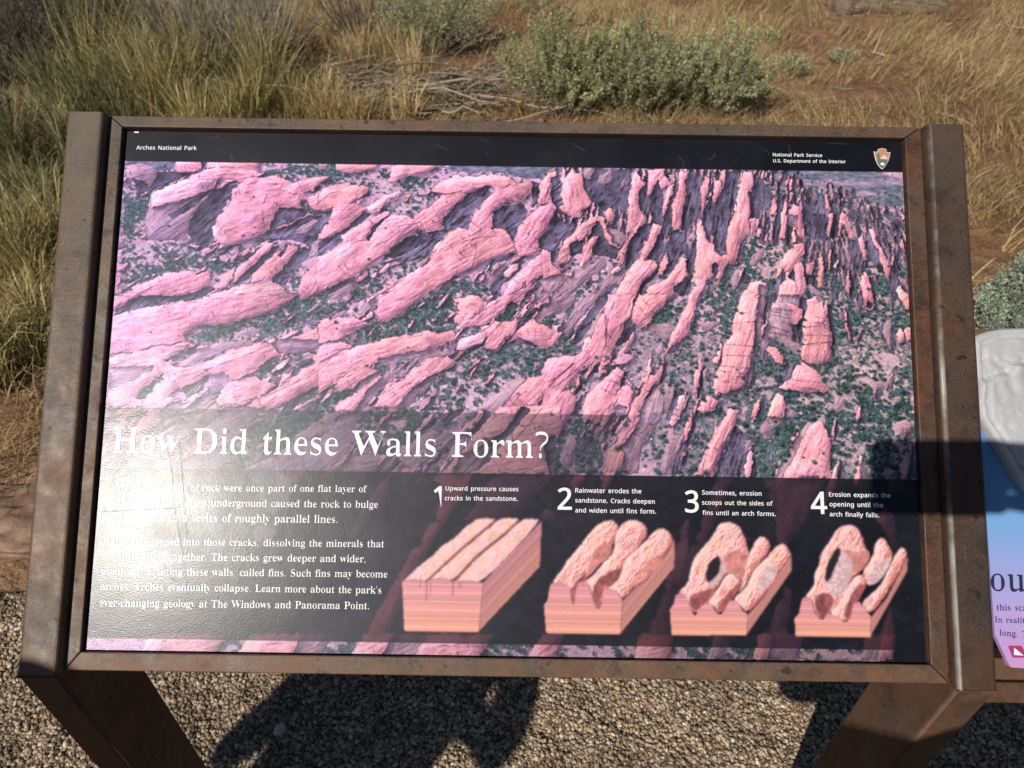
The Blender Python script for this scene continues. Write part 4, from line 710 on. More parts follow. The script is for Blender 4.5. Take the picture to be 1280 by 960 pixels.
# ---------------------------------------------------------------------------
# painting of the print, computed on a grid of the panel itself (metres)
PHOTO2PANEL = np.array([[0.0009662960421080607, 2.0173166897572024e-05, -0.6278953639149065], [1.4208258404673676e-05, -0.0009324169578101328, 0.7555880778341202], [-7.605626854991214e-07, 0.00013525864272868326, 1.0]])
PW, PH = 0.914, 0.914 / 1.5441
NX, NY = 1080, 700
def to_panel(p):
    p = np.asarray(p, float).reshape(-1, 2)
    q = np.c_[p, np.ones(len(p))] @ PHOTO2PANEL.T
    return q[:, :2] / q[:, 2:]
def to_grid(p):
    q = to_panel(p)
    return np.c_[(q[:, 0] + PW / 2) / PW * NX, q[:, 1] / PH * NY]
def tile_pts(t, s):
    ox, oy, k = TILES[t]
    a = np.array([[float(v) for v in w.split(',')] for w in s], float)
    return to_grid(a / k + [ox, oy])
_rs = np.random.RandomState(11)
_tab = _rs.rand(256, 256)
def vnoise(x, y):
    xi = np.floor(x).astype(int); yi = np.floor(y).astype(int)
    fx = x - xi; fy = y - yi
    fx = fx * fx * (3 - 2 * fx); fy = fy * fy * (3 - 2 * fy)
    a = _tab[yi & 255, xi & 255]; b = _tab[yi & 255, (xi + 1) & 255]
    c = _tab[(yi + 1) & 255, xi & 255]; d = _tab[(yi + 1) & 255, (xi + 1) & 255]
    return (a * (1 - fx) + b * fx) * (1 - fy) + (c * (1 - fx) + d * fx) * fy
def fbm(x, y, o=4):
    s = 0; w = 0; k = 1.0
    for i in range(o):
        s = s + vnoise(x + 17.3 * i, y + 9.1 * i) * k; w += k; k *= .55; x = x * 2.03; y = y * 2.03
    return s / w
def blur(a, r):
    for ax in (0, 1):
        for _ in range(2):
            p = np.concatenate([np.repeat(np.take(a, [0], ax), r + 1, ax), a, np.repeat(np.take(a, [-1], ax), r, ax)], ax)
            c = np.cumsum(p, ax)
            n = a.shape[ax]
            a = (np.take(c, range(2 * r + 1, 2 * r + 1 + n), ax) - np.take(c, range(0, n), ax)) / (2 * r + 1)
    return a
def fill(pts, wx=None, wy=None):
    """even-odd fill inside the bounding box: returns slices and mask"""
    x0 = max(0, int(pts[:, 0].min()) - 4); x1 = min(NX, int(pts[:, 0].max()) + 5)
    y0 = max(0, int(pts[:, 1].min()) - 4); y1 = min(NY, int(pts[:, 1].max()) + 5)
    if x1 <= x0 or y1 <= y0: return None
    gy, gx = np.mgrid[y0:y1, x0:x1].astype(float)
    if wx is not None:
        gx = gx + wx[y0:y1, x0:x1]; gy = gy + wy[y0:y1, x0:x1]
    m = np.zeros(gx.shape, bool)
    n = len(pts)
    for i in range(n):
        ax, ay = pts[i]; bx, by = pts[(i + 1) % n]
        if ay == by: continue
        c = ((ay > gy) != (by > gy)) & (gx < (bx - ax) * (gy - ay) / (by - ay) + ax)
        m ^= c
    return (slice(y0, y1), slice(x0, x1)), m
def stroke(pts, w):
    x0 = max(0, int(pts[:, 0].min() - w - 3)); x1 = min(NX, int(pts[:, 0].max() + w + 4))
    y0 = max(0, int(pts[:, 1].min() - w - 3)); y1 = min(NY, int(pts[:, 1].max() + w + 4))
    if x1 <= x0 or y1 <= y0: return None
    gy, gx = np.mgrid[y0:y1, x0:x1].astype(float)
    d = np.full(gx.shape, 1e9)
    for (ax, ay), (bx, by) in zip(pts[:-1], pts[1:]):
        l2 = (bx - ax) ** 2 + (by - ay) ** 2 + 1e-9
        t = np.clip(((gx - ax) * (bx - ax) + (gy - ay) * (by - ay)) / l2, 0, 1)
        d = np.minimum(d, np.hypot(gx - ax - t * (bx - ax), gy - ay - t * (by - ay)))
    return (slice(y0, y1), slice(x0, x1)), np.clip(w / 2 + .6 - d, 0, 1)
RGB = lambda *c: np.array(c, float) / 255
INK = {'p': RGB(240, 163, 174), 'l': RGB(243, 184, 194), 'm': RGB(174, 139, 154), 'o': RGB(242, 168, 176), 'd': RGB(94, 85, 108),
       'k': RGB(78, 72, 92), 'g': RGB(62, 84, 84), 's': RGB(150, 130, 140), 'b': RGB(106, 126, 150)}
def chaikin(p, it=1):
    for _ in range(it):
        q = np.roll(p, -1, 0)
        p = np.stack([p * .75 + q * .25, p * .25 + q * .75], 1).reshape(-1, 2)
    return p
def stamps(img, xs, ys, rs, cols, kind, rs_seed):
    """small round things seen from above: bushes (kind b) or stones (kind s), lit from the upper left, shade to the lower right"""
    R_ = np.random.RandomState(rs_seed)
    for x, y, r, c in zip(xs, ys, rs, cols):
        w = int(r * 2.2) + 2
        x0, x1, y0, y1 = int(x) - w, int(x) + w + 1, int(y) - w, int(y) + w + 1
        if x0 < 0 or y0 < 0 or x1 > NX or y1 > NY: continue
        gy, gx = np.mgrid[y0:y1, x0:x1]
        dx = (gx - x) / r; dy = (gy - y) / (r * .82)
        k = R_.uniform(-.42, .42, dx.shape)
        d = np.hypot(dx, dy) + k * (.9 if kind == 'b' else .25)
        al = np.clip((1.05 - d) * 2.2, 0, 1)
        sd = np.clip((1.15 - np.hypot(dx - .55, dy + .50)) * 1.6, 0, 1) * (1 - al)
        lightv = 1 + (-dx * .34 + dy * .34) * (1.0 if kind == 'b' else .5) + k * .5
        t = img[y0:y1, x0:x1]
        t *= 1 - sd[..., None] * np.array([.50, .48, .40])
        t[:] = t * (1 - al[..., None]) + c * np.clip(lightv, .45, 1.7)[..., None] * al[..., None]
def paint_print():
    Y, X = np.mgrid[0:NY, 0:NX].astype(float)
    U = X / NX; V = Y / NY
    n1 = fbm(X / 9, Y / 9, 3); n2 = fbm(X / 3.2, Y / 3.2, 3); nb = fbm(X / 40, Y / 40, 4)
    wx = (fbm(X / 9 + 40, Y / 9, 4) - .5) * 10 + (vnoise(X / 2.2, Y / 2.2 + 9) - .5) * 1.4
    wy = (fbm(X / 9, Y / 9 + 70, 4) - .5) * 10 + (vnoise(X / 2.2 + 31, Y / 2.2) - .5) * 1.4
    near = np.clip((.95 - V) * 1.3, .30, 1.0)
    dens_r = np.clip((U - .60) * 4, 0, 1) * np.clip((.88 - V) * 8, 0, 1)
    s0 = X * np.cos(np.radians(40)) + Y * np.sin(np.radians(40)); s1 = -X * np.sin(np.radians(40)) + Y * np.cos(np.radians(40))
    r0 = X * np.cos(np.radians(76)) + Y * np.sin(np.radians(76)); r1 = -X * np.sin(np.radians(76)) + Y * np.cos(np.radians(76))
    mixr = np.clip((U - .55) * 6, 0, 1)
    st = fbm(s0 / 42, s1 / 8, 4) * (1 - mixr) + fbm(r0 / 42, r1 / 7, 4) * mixr
    st2 = fbm(s0 / 16 + 33, s1 / 2.4, 3) * (1 - mixr) + fbm(r0 / 16 + 9, r1 / 2.4, 3) * mixr
    # --- bare ground: lilac pink, slabs showing through along the bedding
    soil = RGB(196, 156, 176) * (1 - dens_r[..., None]) + RGB(150, 128, 140) * dens_r[..., None]
    img = soil * (.66 + .30 * st2 + .22 * n1 + .16 * n2)[..., None]
    k2 = np.clip((st - .53 - .08 * dens_r) * 9, 0, 1) * .8
    img = img * (1 - k2[..., None]) + RGB(226, 172, 190) * (.74 + .45 * st2)[..., None] * k2[..., None]
    k3 = np.clip((.42 - st) * 10, 0, 1) * .65
    img = img * (1 - k3[..., None]) + RGB(112, 98, 122) * (.7 + .5 * n1)[..., None] * k3[..., None]
    # scrub cover: soil with patches of low green, finer towards the top
    def scrub(density, seed, soilc):
        o = 0
        for lo, hi, sc in ((0, .5, .62), (.5, .8, .9), (.8, 1.3, 1.25)):
            w = np.clip((near - lo) * 8 + .5, 0, 1) * np.clip((hi - near) * 8 + .5, 0, 1)
            if w.max() <= 0: continue
            fq = 6.6 * sc
            d = fbm(X / fq + 91 + seed, Y / (fq * .8), 4) + .6 * (nb - .5)
            e = fbm(X / fq + 90.6 + seed, Y / (fq * .8) + .34, 4) + .6 * (nb - .5)
            o = o + w[..., None] * np.stack([np.clip((d - (1 - density)) * 12, 0, 1), np.clip((e - (1 - density)) * 9, 0, 1), w * 0 + 1], -1)
        bush = (o[..., 0] / o[..., 2])[..., None]; shd = (o[..., 1] / o[..., 2])[..., None]
        so = soilc * (.80 + .22 * n1 + .16 * n2 + .16 * st2)[..., None] + .07 * np.clip((n2 - .56) * 6, 0, 1)[..., None]
        so = so * (1 - np.clip(shd - bush, 0, 1) * np.array([.50, .46, .36]))
        lf_ = vnoise(X / 1.6, Y / 1.6 + 55)
        gr = RGB(46, 64, 68) + (.8 * lf_ ** 2 * (.4 + 1.2 * nb))[..., None] * RGB(76, 92, 84)
        return so * (1 - bush) + gr * bush
    S_open = scrub(.40, 0, RGB(200, 158, 178)); S_mid = scrub(.50, 30, RGB(186, 156, 166)); S_thick = scrub(.60, 60, RGB(168, 144, 152))
    S_g = scrub(.60, 90, RGB(190, 154, 166))
    slab_ = np.clip((st - .50) * 8, 0, 1)[..., None]
    img = S_open * (1 - .75 * slab_) + img * .75 * slab_
    img = img * (1 - dens_r[..., None]) + S_thick * dens_r[..., None]
    lab = np.zeros((NY, NX), int)
    ang = np.full((NY, NX), .6)
    kinds = {k: i + 1 for i, k in enumerate('plmodkgsb')}
    pid = np.zeros((NY, NX), int)
    gcx = np.zeros((NY, NX)); gcy = np.zeros((NY, NX)); gsz = np.ones((NY, NX))
    def lay(kind, pts, k, it=1):
        r = fill(chaikin(pts, it) if (it and kind in 'bsg') else pts, wx * .62, wy * .62)
        if r is None: return
        sl, m = r
        c = pts - pts.mean(0)
        e, v = np.linalg.eigh(c.T @ c)
        a = math.atan2(v[1, 1], v[0, 1])
        lab[sl][m] = kinds[kind]; pid[sl][m] = k; ang[sl][m] = a
        gcx[sl][m] = pts[:, 0].mean(); gcy[sl][m] = pts[:, 1].mean(); gsz[sl][m] = math.sqrt(max(e[0], 1) / len(pts)) + 3
    ra = np.random.RandomState(8)
    def lump(cx, cy, L_, w, a, kind, k, sharp=.35):
        n = 11; th = np.arange(n) * 2 * math.pi / n + ra.uniform(-.2, .2, n)
        rad = ra.uniform(1 - sharp, 1 + sharp * .6, n)
        u_ = np.cos(th) * L_ * rad; v_ = np.sin(th) * w * rad
        lay(kind, np.c_[cx + u_ * math.cos(a) - v_ * math.sin(a), cy + u_ * math.sin(a) + v_ * math.cos(a)], k)
    small = []
    for _ in range(2600):
        cx, cy = ra.uniform(0, NX), ra.uniform(.32, .905) * NY
        uu = cx / NX; near_ = 1.25 - cy / NY
        if uu > .64 and cy / NY < .84 and ra.rand() < .88: continue
        small.append((cy, cx, uu, near_))
    for cy, cx, uu, near_ in sorted(small, reverse=True):
        a = math.radians(28 + 50 * uu) + ra.normal(0, .14); L_ = (5 + 34 * ra.rand() ** 1.6) * near_; w = L_ * ra.uniform(.12, .30)
        kk_ = 7000 + int(cx)
        if ra.rand() < .8: lump(cx + w * 1.1, cy - w * 1.1, L_ * .95, w * 1.1, a, 'd', kk_ + 1)
        lump(cx, cy, L_, w, a, 'plmmp'[ra.randint(5)], kk_)
    polys = []
    for ln in ROCKS.strip().splitlines():
        f = ln.split()
        if not f: continue
        polys.append((f[1], tile_pts(int(f[0]), f[2:]), int(f[0])))
    for k, (kind, pts, t) in enumerate(polys):
        if kind in 'bs' : lay(kind, pts, k + 1)
    # ranks of thin fins fading off at the upper right
    ranks = []
    for _ in range(1500):
        u_ = ra.uniform(690, 1142); v_ = 212 + 200 * ra.rand() ** 1.2
        if u_ > 1000 and v_ < 218 + (u_ - 1000) * .40: continue
        if v_ > 300 and u_ < 985: continue
        if v_ > 330 and ra.rand() < .8: continue
        ranks.append((v_, u_))
    for v_, u_ in sorted(ranks):
        g_ = to_grid([(u_, v_)])[0]; h_ = ra.uniform(6, 22) * (.45 + (v_ - 210) / 200.) * (1.3 if u_ < 960 else .95); w = ra.uniform(1.2, 3.0)
        a = math.radians(84 if u_ < 1000 else 84 + (u_ - 1000) * .16) + ra.normal(0, .06); kk_ = 9000 + int(u_)
        lump(g_[0] + w * 1.1, g_[1] - 1, h_ * 1.08, w * 1.5, a, 'dk'[int(ra.rand() < .5)], kk_ + 1, .25)
        lump(g_[0] - w * .4, g_[1], h_, w * .75, a, 'pmpl'[ra.randint(4)] if u_ < 1000 else 'mmpm'[ra.randint(4)], kk_, .3)
    for k, (kind, pts, t) in enumerate(polys):
        if kind in 'bs': continue
        lay(kind, pts, k + 1)
    for cy, cx, uu, near_ in sorted(small, reverse=True)[::3]:
        if lab[int(cy), int(cx)] not in (kinds['g'], kinds['s'], 0) : continue
        a = math.radians(28 + 50 * uu) + ra.normal(0, .14); L_ = (4 + 22 * ra.rand() ** 1.8) * near_; w = L_ * ra.uniform(.12, .28)
        lump(cx + w, cy - w, L_ * .95, w * 1.1, a, 'd', 12001 + int(cx)); lump(cx, cy, L_, w, a, 'plmmp'[ra.randint(5)], 12000 + int(cx))
    for t, row in BANDSTRIP:
        for (xa, kind), (xb, _) in zip(row[:-1], row[1:]):
            ya, yb = (30, 110)
            sh = 26 if t == 15 else 8
            lay(kind, tile_pts(t, ['%g,%g' % q for q in ((xa + sh, ya), (xb + sh, ya), (xb - sh, yb), (xa - sh, yb))]), 5000 + xa, 0)
    is_ = lambda cs: np.isin(lab, [kinds[c] for c in cs])
    lit = is_('plo'); rockm = is_('plomd')
    # --- height of every rock body: rounded back, layered flanks -------------
    solid = (is_('plo') * 1.0 + is_('m') * .75 + is_('d') * .18)
    H1 = blur(solid, 2); H2 = blur(solid, 5); H3 = blur(solid, 11)
    ca, sa = np.cos(ang), np.sin(ang)
    al = X * ca + Y * sa; ac = -X * sa + Y * ca
    wob = (n1 - .5) * 5
    bed = fbm(al / 24 + pid * 3.7, (ac + wob) / 3.6 + pid * 1.3, 3)
    bed2 = fbm(al / 7 + pid * 1.7, (ac + wob) / 1.7, 2)
    big = fbm(X / 22 + pid * .37, Y / 22, 2)
    depth = H1 * 2 + H2 * 5 + H3 * 9
    layers_ = np.sin((depth + (n1 - .5) * 1.6 + bed * 1.3) * 5.2)
    height = H1 * .9 + H2 * 2.2 + H3 * 4.6 + bed * 1.3 + n1 * .7 + big * 3.6 + n2 * .18 + layers_ * .10
    gyy, gxx = np.gradient(height)
    shade = 1 + np.clip((gxx * .62 - gyy * .55) * .95, -.46, .20)
    tone = (vnoise(pid * .731 + 3.1, pid * 1.37 + .5) - .5)
    tone2 = (vnoise(pid * 1.91 + 8.1, pid * .37 + 4.5) - .5)
    body = 1 - .055 * np.clip(((X - gcx) * .7 - (Y - gcy) * .7) / gsz, -2, 2)
    for c, i in kinds.items():
        m = lab == i
        if not m.any(): continue
        if c in 'plom':
            col = INK[c][None, :] * (1 + .13 * tone[m])[:, None] * np.stack([1 + 0 * tone2[m], 1 - .03 * tone2[m], 1 + .05 * tone2[m]], -1)
            col = col * (shade[m][:, None] ** np.array([1.0, 1.12, .80]))
            col = col * (body[m] * (1 + (bed[m] - .5) * .16 + (bed2[m] - .5) * .12 + (big[m] - .5) * .20 + np.sign(layers_[m]) * np.abs(layers_[m]) ** .5 * .045 - .20 * np.clip((layers_[m] - .86) * 7, 0, 1) * np.clip((nb[m] - .36) * 4, 0, 1)))[:, None]
            jt = np.clip((fbm(al / 2.2 + pid, (ac + wob) / 14 + 7, 2)[m] - .70) * 9, 0, 1) * np.clip((nb[m] - .40) * 5, 0, 1)
            fis = np.clip((bed[m] - .66) * 9, 0, 1) * np.clip((nb[m] - .40) * 5, 0, 1)
            col = col * (1 - np.maximum(fis * .8, jt)[:, None] * np.array([.26, .32, .24]))
            vio = np.clip((big[m] - .60) * 4, 0, 1)[:, None] * (.4 if c != 'm' else .6)
            col = col * (1 - vio * np.array([.20, .18, .05]))
            img[m] = col
        elif c in 'dk':
            vs = fbm(r0 / 15 + pid * .7, (r1 + wob * .7) / 2.3, 3) * mixr + fbm(s0 / 15 + pid * .7, (s1 + wob) / 2.6, 3) * (1 - mixr)
            img[m] = INK[c][None, :] * (shade[m] * (1 + (vs[m] - .5) * .8 + (n1[m] - .5) * .5 + (big[m] - .5) * .5 + .3 * tone[m]))[:, None]
            e = np.clip((fbm(X / 6 + 5, Y / 5, 3)[m] - .56) * 6, 0, 1)[:, None]
            img[m] = img[m] * (1 - .34 * e) + RGB(152, 130, 156) * .34 * e * (1 if c == 'd' else .5)
            img[m] = img[m] * (1 - .45 * np.clip((.40 - vs[m]) * 10, 0, 1))[:, None]
        elif c == 'g': img[m] = S_g[m]
        elif c == 's': img[m] = S_mid[m]
        elif c == 'b':
            fl = fbm(X / 7 + 3, Y / 2.6, 3)[m]; fw = fbm(X / 60 + 8, Y / 8, 3)[m]
            img[m] = RGB(118, 120, 142) * (.55 + .8 * fl)[:, None] + RGB(60, 30, 34) * np.clip((fw - .50) * 5, 0, 1)[:, None]
    # each sunlit rock throws a violet shade to its lower right
    lf = lit.astype(float)
    sh = np.zeros_like(lf)
    for k_ in range(1, 7):
        a_ = np.zeros_like(lf); a_[:-k_, k_:] = lf[k_:, :-k_]; sh = np.maximum(sh, a_ * (1 - k_ / 8.5))
    for k_ in range(1, 5):
        a_ = np.zeros_like(lf); a_[:, k_:] = lf[:, :-k_]; sh = np.maximum(sh, a_ * (1 - k_ / 7.0))
    sh = blur(sh, 1) * (1 - lf) * np.clip(.2 + 1.5 * nb, 0, 1)
    img = img * (1 - sh[..., None] * np.array([.62, .62, .50]))
    seam = np.zeros((NY, NX))
    seam[1:, :] += (pid[1:, :] != pid[:-1, :]); seam[:, 1:] += (pid[:, 1:] != pid[:, :-1])
    seam = blur(np.clip(seam, 0, 1), 1) * rockm
    img = img * (1 - .26 * np.clip(seam, 0, 1) * np.clip(n1 * 3 - .9, 0, 1.4))[..., None]
    for ln in CRACKS.strip().splitlines():
        f = ln.split()
        pts = tile_pts(int(f[0]), f[2:])
        r = stroke(pts + ra.normal(0, .8, pts.shape), float(f[1]) * .62)
        if r is None: continue
        sl, m = r
        m = m * np.clip(n1[sl] * 3.4 - 1.0, 0, 1)
        img[sl] = img[sl] * (1 - m[..., None] * np.array([.46, .52, .42]))
    # --- loose blocks, then juniper and sage dots ------------------------------
    N_ = 60000
    xs = ra.uniform(3, NX - 3, N_); ys = ra.uniform(.04, .93, N_) * NY
    o_ = np.argsort(-ys); xs, ys = xs[o_], ys[o_]
    L0 = lab[ys.astype(int), xs.astype(int)]
    free = ~np.isin(L0, [kinds[c] for c in 'plomdk'])
    dn = fbm(xs / 26 + 11, ys / 20 + 4, 3)
    sz = .42 + .85 * np.clip((.93 - ys / NY) * 1.25, 0, 1)
    k_ = free & (ra.rand(N_) < .12)
    stamps(img, xs[k_], ys[k_], ra.uniform(.6, 1.7, k_.sum()) * sz[k_], RGB(222, 182, 198) * ra.uniform(.75, 1.1, (k_.sum(), 1)), 's', 3)
    pr = np.where(L0 == kinds['g'], .62, np.where(L0 == kinds['s'], .26, np.where(L0 == kinds['b'], .30, .20 + .40 * dens_r[ys.astype(int), xs.astype(int)])))
    pr = pr * np.clip((dn - .34) * 5, 0, 1)
    k_ = (free & (ra.rand(N_) < pr)) | (np.isin(L0, [kinds[c] for c in 'pmd']) & (ra.rand(N_) < .006))
    x_, y_ = xs[k_], ys[k_]
    gc = np.where(ra.rand(len(x_), 1) < .5, RGB(46, 72, 68)[None], RGB(66, 92, 82)[None]) * ra.uniform(.7, 1.25, (len(x_), 1))
    fz = np.clip((y_ / NY - .80) * 5, 0, 1)[:, None]
    gc = gc * (1 - .4 * fz) + RGB(82, 104, 122) * .4 * fz
    stamps(img, x_, y_, (1.1 + 3.4 * ra.rand(len(x_)) ** 1.8) * sz[k_], gc, 'b', 4)
    # print colour drift with glare tint painted in: lilac at left, salmon at right
    drift = np.stack([1.0 + .02 * U, .96 + .05 * U, 1.07 - .12 * U], -1)
    img = img * drift
    far = np.clip((V - .78) * 4, 0, 1) * np.clip((U - .55) * 3, 0, 1)
    img = img * (1 - .22 * far[..., None]) + RGB(92, 104, 130) * .22 * far[..., None]
    img = np.clip(img, 0, 1) * (.95 + .1 * fbm(X / 1.4, Y / 1.4, 2))[..., None]
    # --- printed bands ------------------------------------------------------
    px = lambda u, v: to_grid([[u, v]])[0]
    ytop = px(640, 209)[1]
    y_a = px(400, 513)[1]; y_b = px(620, 592)[1]; y_c = px(620, 805)[1]
    fade = np.clip((px(800, 550)[0] - X) / 40, 0, 1) * .62
    tb = ((Y < y_a) & (Y >= y_b))
    gray = np.array([.22, .21, .25])
    img = np.where(tb[..., None], img * (1 - fade[..., None]) * 1.0 + fade[..., None] * (img * .35 + gray * .42), img)
    lb = ((Y < y_b) & (Y >= y_c)) | ((Y < y_b) & (X > px(1117, 810)[0]))
    kk = np.clip((px(900, 700)[0] - X) / (NX * .6), 0, 1)[..., None]  # glare haze painted into the dark band, lighter towards the left
    soft = np.stack([blur(img[..., c], 3) for c in range(3)], -1) * .6 + img * .4
    soft = np.where(rockm[..., None], soft * np.array([.86, .74, .74]), soft * np.array([.42, .45, .50]))
    dark = soft ** 1.6 * .40 + np.array([.046, .043, .068]) + kk * np.array([.03, .035, .045])
    img = np.where(lb[..., None], dark, img)
    img = np.where((Y < y_c)[..., None] & ~lb[..., None], img * (.86 - .22 * np.clip((U - .45) * 3, 0, 1))[..., None], img)
    img = np.where((Y > ytop)[..., None], np.array([.046, .044, .078]) * (.9 + .2 * n1[..., None]), img)
    c = img.copy()
    for ax in (0, 1): c = (np.roll(c, 1, ax) + np.roll(c, -1, ax) + 5.0 * c) / 7.0
    img = np.where((Y > ytop)[..., None], img, c * 1.35 - .35 * np.stack([blur(c[..., q], 1) for q in range(3)], -1))
    img = paint_blocks(img, X, Y, n1, n2)
    spk = np.clip((vnoise(X * .9 + 300, Y * .9) - .992) * 200, 0, 1)
    img = img * (1 - .4 * spk[..., None]) + .4 * spk[..., None] * .8
    return np.clip(img, 0, 1)
BLOCKS = {
 11: dict(front='58,600 100,588 150,592 187,600 215,588 280,578 331,600 360,590 420,600 495,605 470,872 68,868', side='495,605 820,265 808,515 470,872',
   fins=['58,600 70,585 150,510 220,460 260,415 330,370 350,350 440,270 480,254 560,254 570,262 420,385 280,510 187,602 150,590 100,590',
         '187,602 290,510 430,385 578,265 600,252 690,250 694,268 600,350 460,460 331,602 280,580 215,590', '331,602 470,462 608,350 700,268 730,256 775,255 820,265 495,607 420,598'],
   dark=['187,590 193,590 192,640 187,705', '331,590 338,590 333,640 331,708'], gaps=['568,262 572,268 425,391 285,513 190,604 184,600 276,508 416,385', '692,268 696,274 606,356 466,466 337,606 329,600 457,458 597,348'],
   alcove=[], light=[], hole=[], lines=['157,560 155,635', '212,600 210,670', '365,598 365,635', '378,600 378,640']),
 12: dict(front='88,728 108,700 118,640 126,610 170,602 212,610 225,640 232,690 248,735 262,650 275,605 300,598 325,602 340,650 360,720 372,748 388,748 400,720 410,650 430,640 480,650 500,680 512,702 500,885 100,880', side='512,702 590,625 650,585 700,510 760,440 803,360 798,520 500,885',
   fins=['124,612 180,540 215,480 280,410 320,350 390,280 440,264 470,266 502,310 490,340 460,400 440,450 340,560 300,600 262,650 246,730 232,690 215,612',
         '273,606 330,590 390,520 430,480 470,430 478,350 505,295 540,266 590,260 640,290 662,330 600,420 540,510 520,540 440,640 400,720 378,748 345,655 322,602',
         '428,640 480,600 530,500 540,470 560,455 620,400 700,310 740,304 803,360 760,440 700,510 650,590 580,625 512,704 490,655'],
   dark=['225,640 250,625 270,610 262,650 246,735 232,690', '340,650 400,560 440,570 412,640 388,748 372,748'], gaps=['240,620 300,560 335,540 300,605 270,612', '400,560 520,520 530,500 480,600 430,640'],
   alcove=['333,545 345,470 390,400 430,390 467,405 445,470 385,505 345,550', '640,555 645,500 690,460 737,455 722,510 685,542 650,562'], light=[], hole=[], lines=[]),
 13: dict(front='76,750 98,720 108,670 160,668 180,730 205,785 215,785 240,740 270,715 300,722 320,760 340,778 356,778 380,740 400,700 440,708 470,760 498,777 490,890 85,888', side='498,777 580,690 690,520 740,450 738,540 490,890',
   fins=['115,665 185,590 180,560 210,460 250,420 320,340 340,285 390,270 455,290 490,370 507,450 500,500 470,600 430,550 390,550 350,600 290,700 212,785 175,715 155,668',
         '268,716 330,650 380,560 420,548 460,590 472,612 400,700 348,778 310,730', '470,600 475,500 510,440 550,360 590,348 632,400 600,460 540,520 500,600 440,680',
         '408,702 500,620 530,530 600,470 660,400 700,388 742,450 690,520 640,612 580,682 498,778 450,722'],
   dark=['165,680 275,640 330,640 212,785', '325,740 440,610 470,612 350,780'], gaps=[], alcove=['350,480 430,420 490,440 500,500 470,600 430,550 385,550'],
   light=['280,600 340,572 345,470 382,500 377,545 320,632 290,628', '548,662 560,580 600,520 640,500 662,530 640,592 590,642'], hole=['272,606 272,540 300,482 348,452 350,500 336,560 305,596'], lines=[]),
 14: dict(front='100,800 125,772 140,700 150,685 190,685 205,760 235,805 255,808 280,772 330,790 365,820 385,820 405,790 420,720 450,710 490,760 515,792 510,900 108,893', side='515,792 600,690 720,455 715,540 510,900',
   fins=['148,687 210,620 203,570 240,490 243,440 300,370 330,310 380,288 440,294 470,350 490,420 522,460 460,540 400,600 380,700 300,760 250,810 210,760 190,687',
         '278,772 350,710 390,620 460,543 502,600 440,700 400,800 370,822', '465,545 520,480 545,380 570,362 592,362 642,450 620,500 560,592 500,622',
         '560,640 640,470 680,408 706,420 722,455 640,602 515,792 450,712'],
   dark=['195,690 260,650 330,690 255,808 235,805', '360,780 430,620 500,610 440,700 395,805'], gaps=[], alcove=['340,415 440,440 490,420 520,460 460,545 420,560'],
   light=['270,602 310,510 345,412 402,460 422,500 402,582 370,652 330,687 290,662', '480,600 560,500 640,450 600,560 540,612 500,622', '470,720 520,670 540,690 500,760'], hole=['264,608 268,540 300,465 334,408 352,428 336,492 294,582'], lines=[]),
}
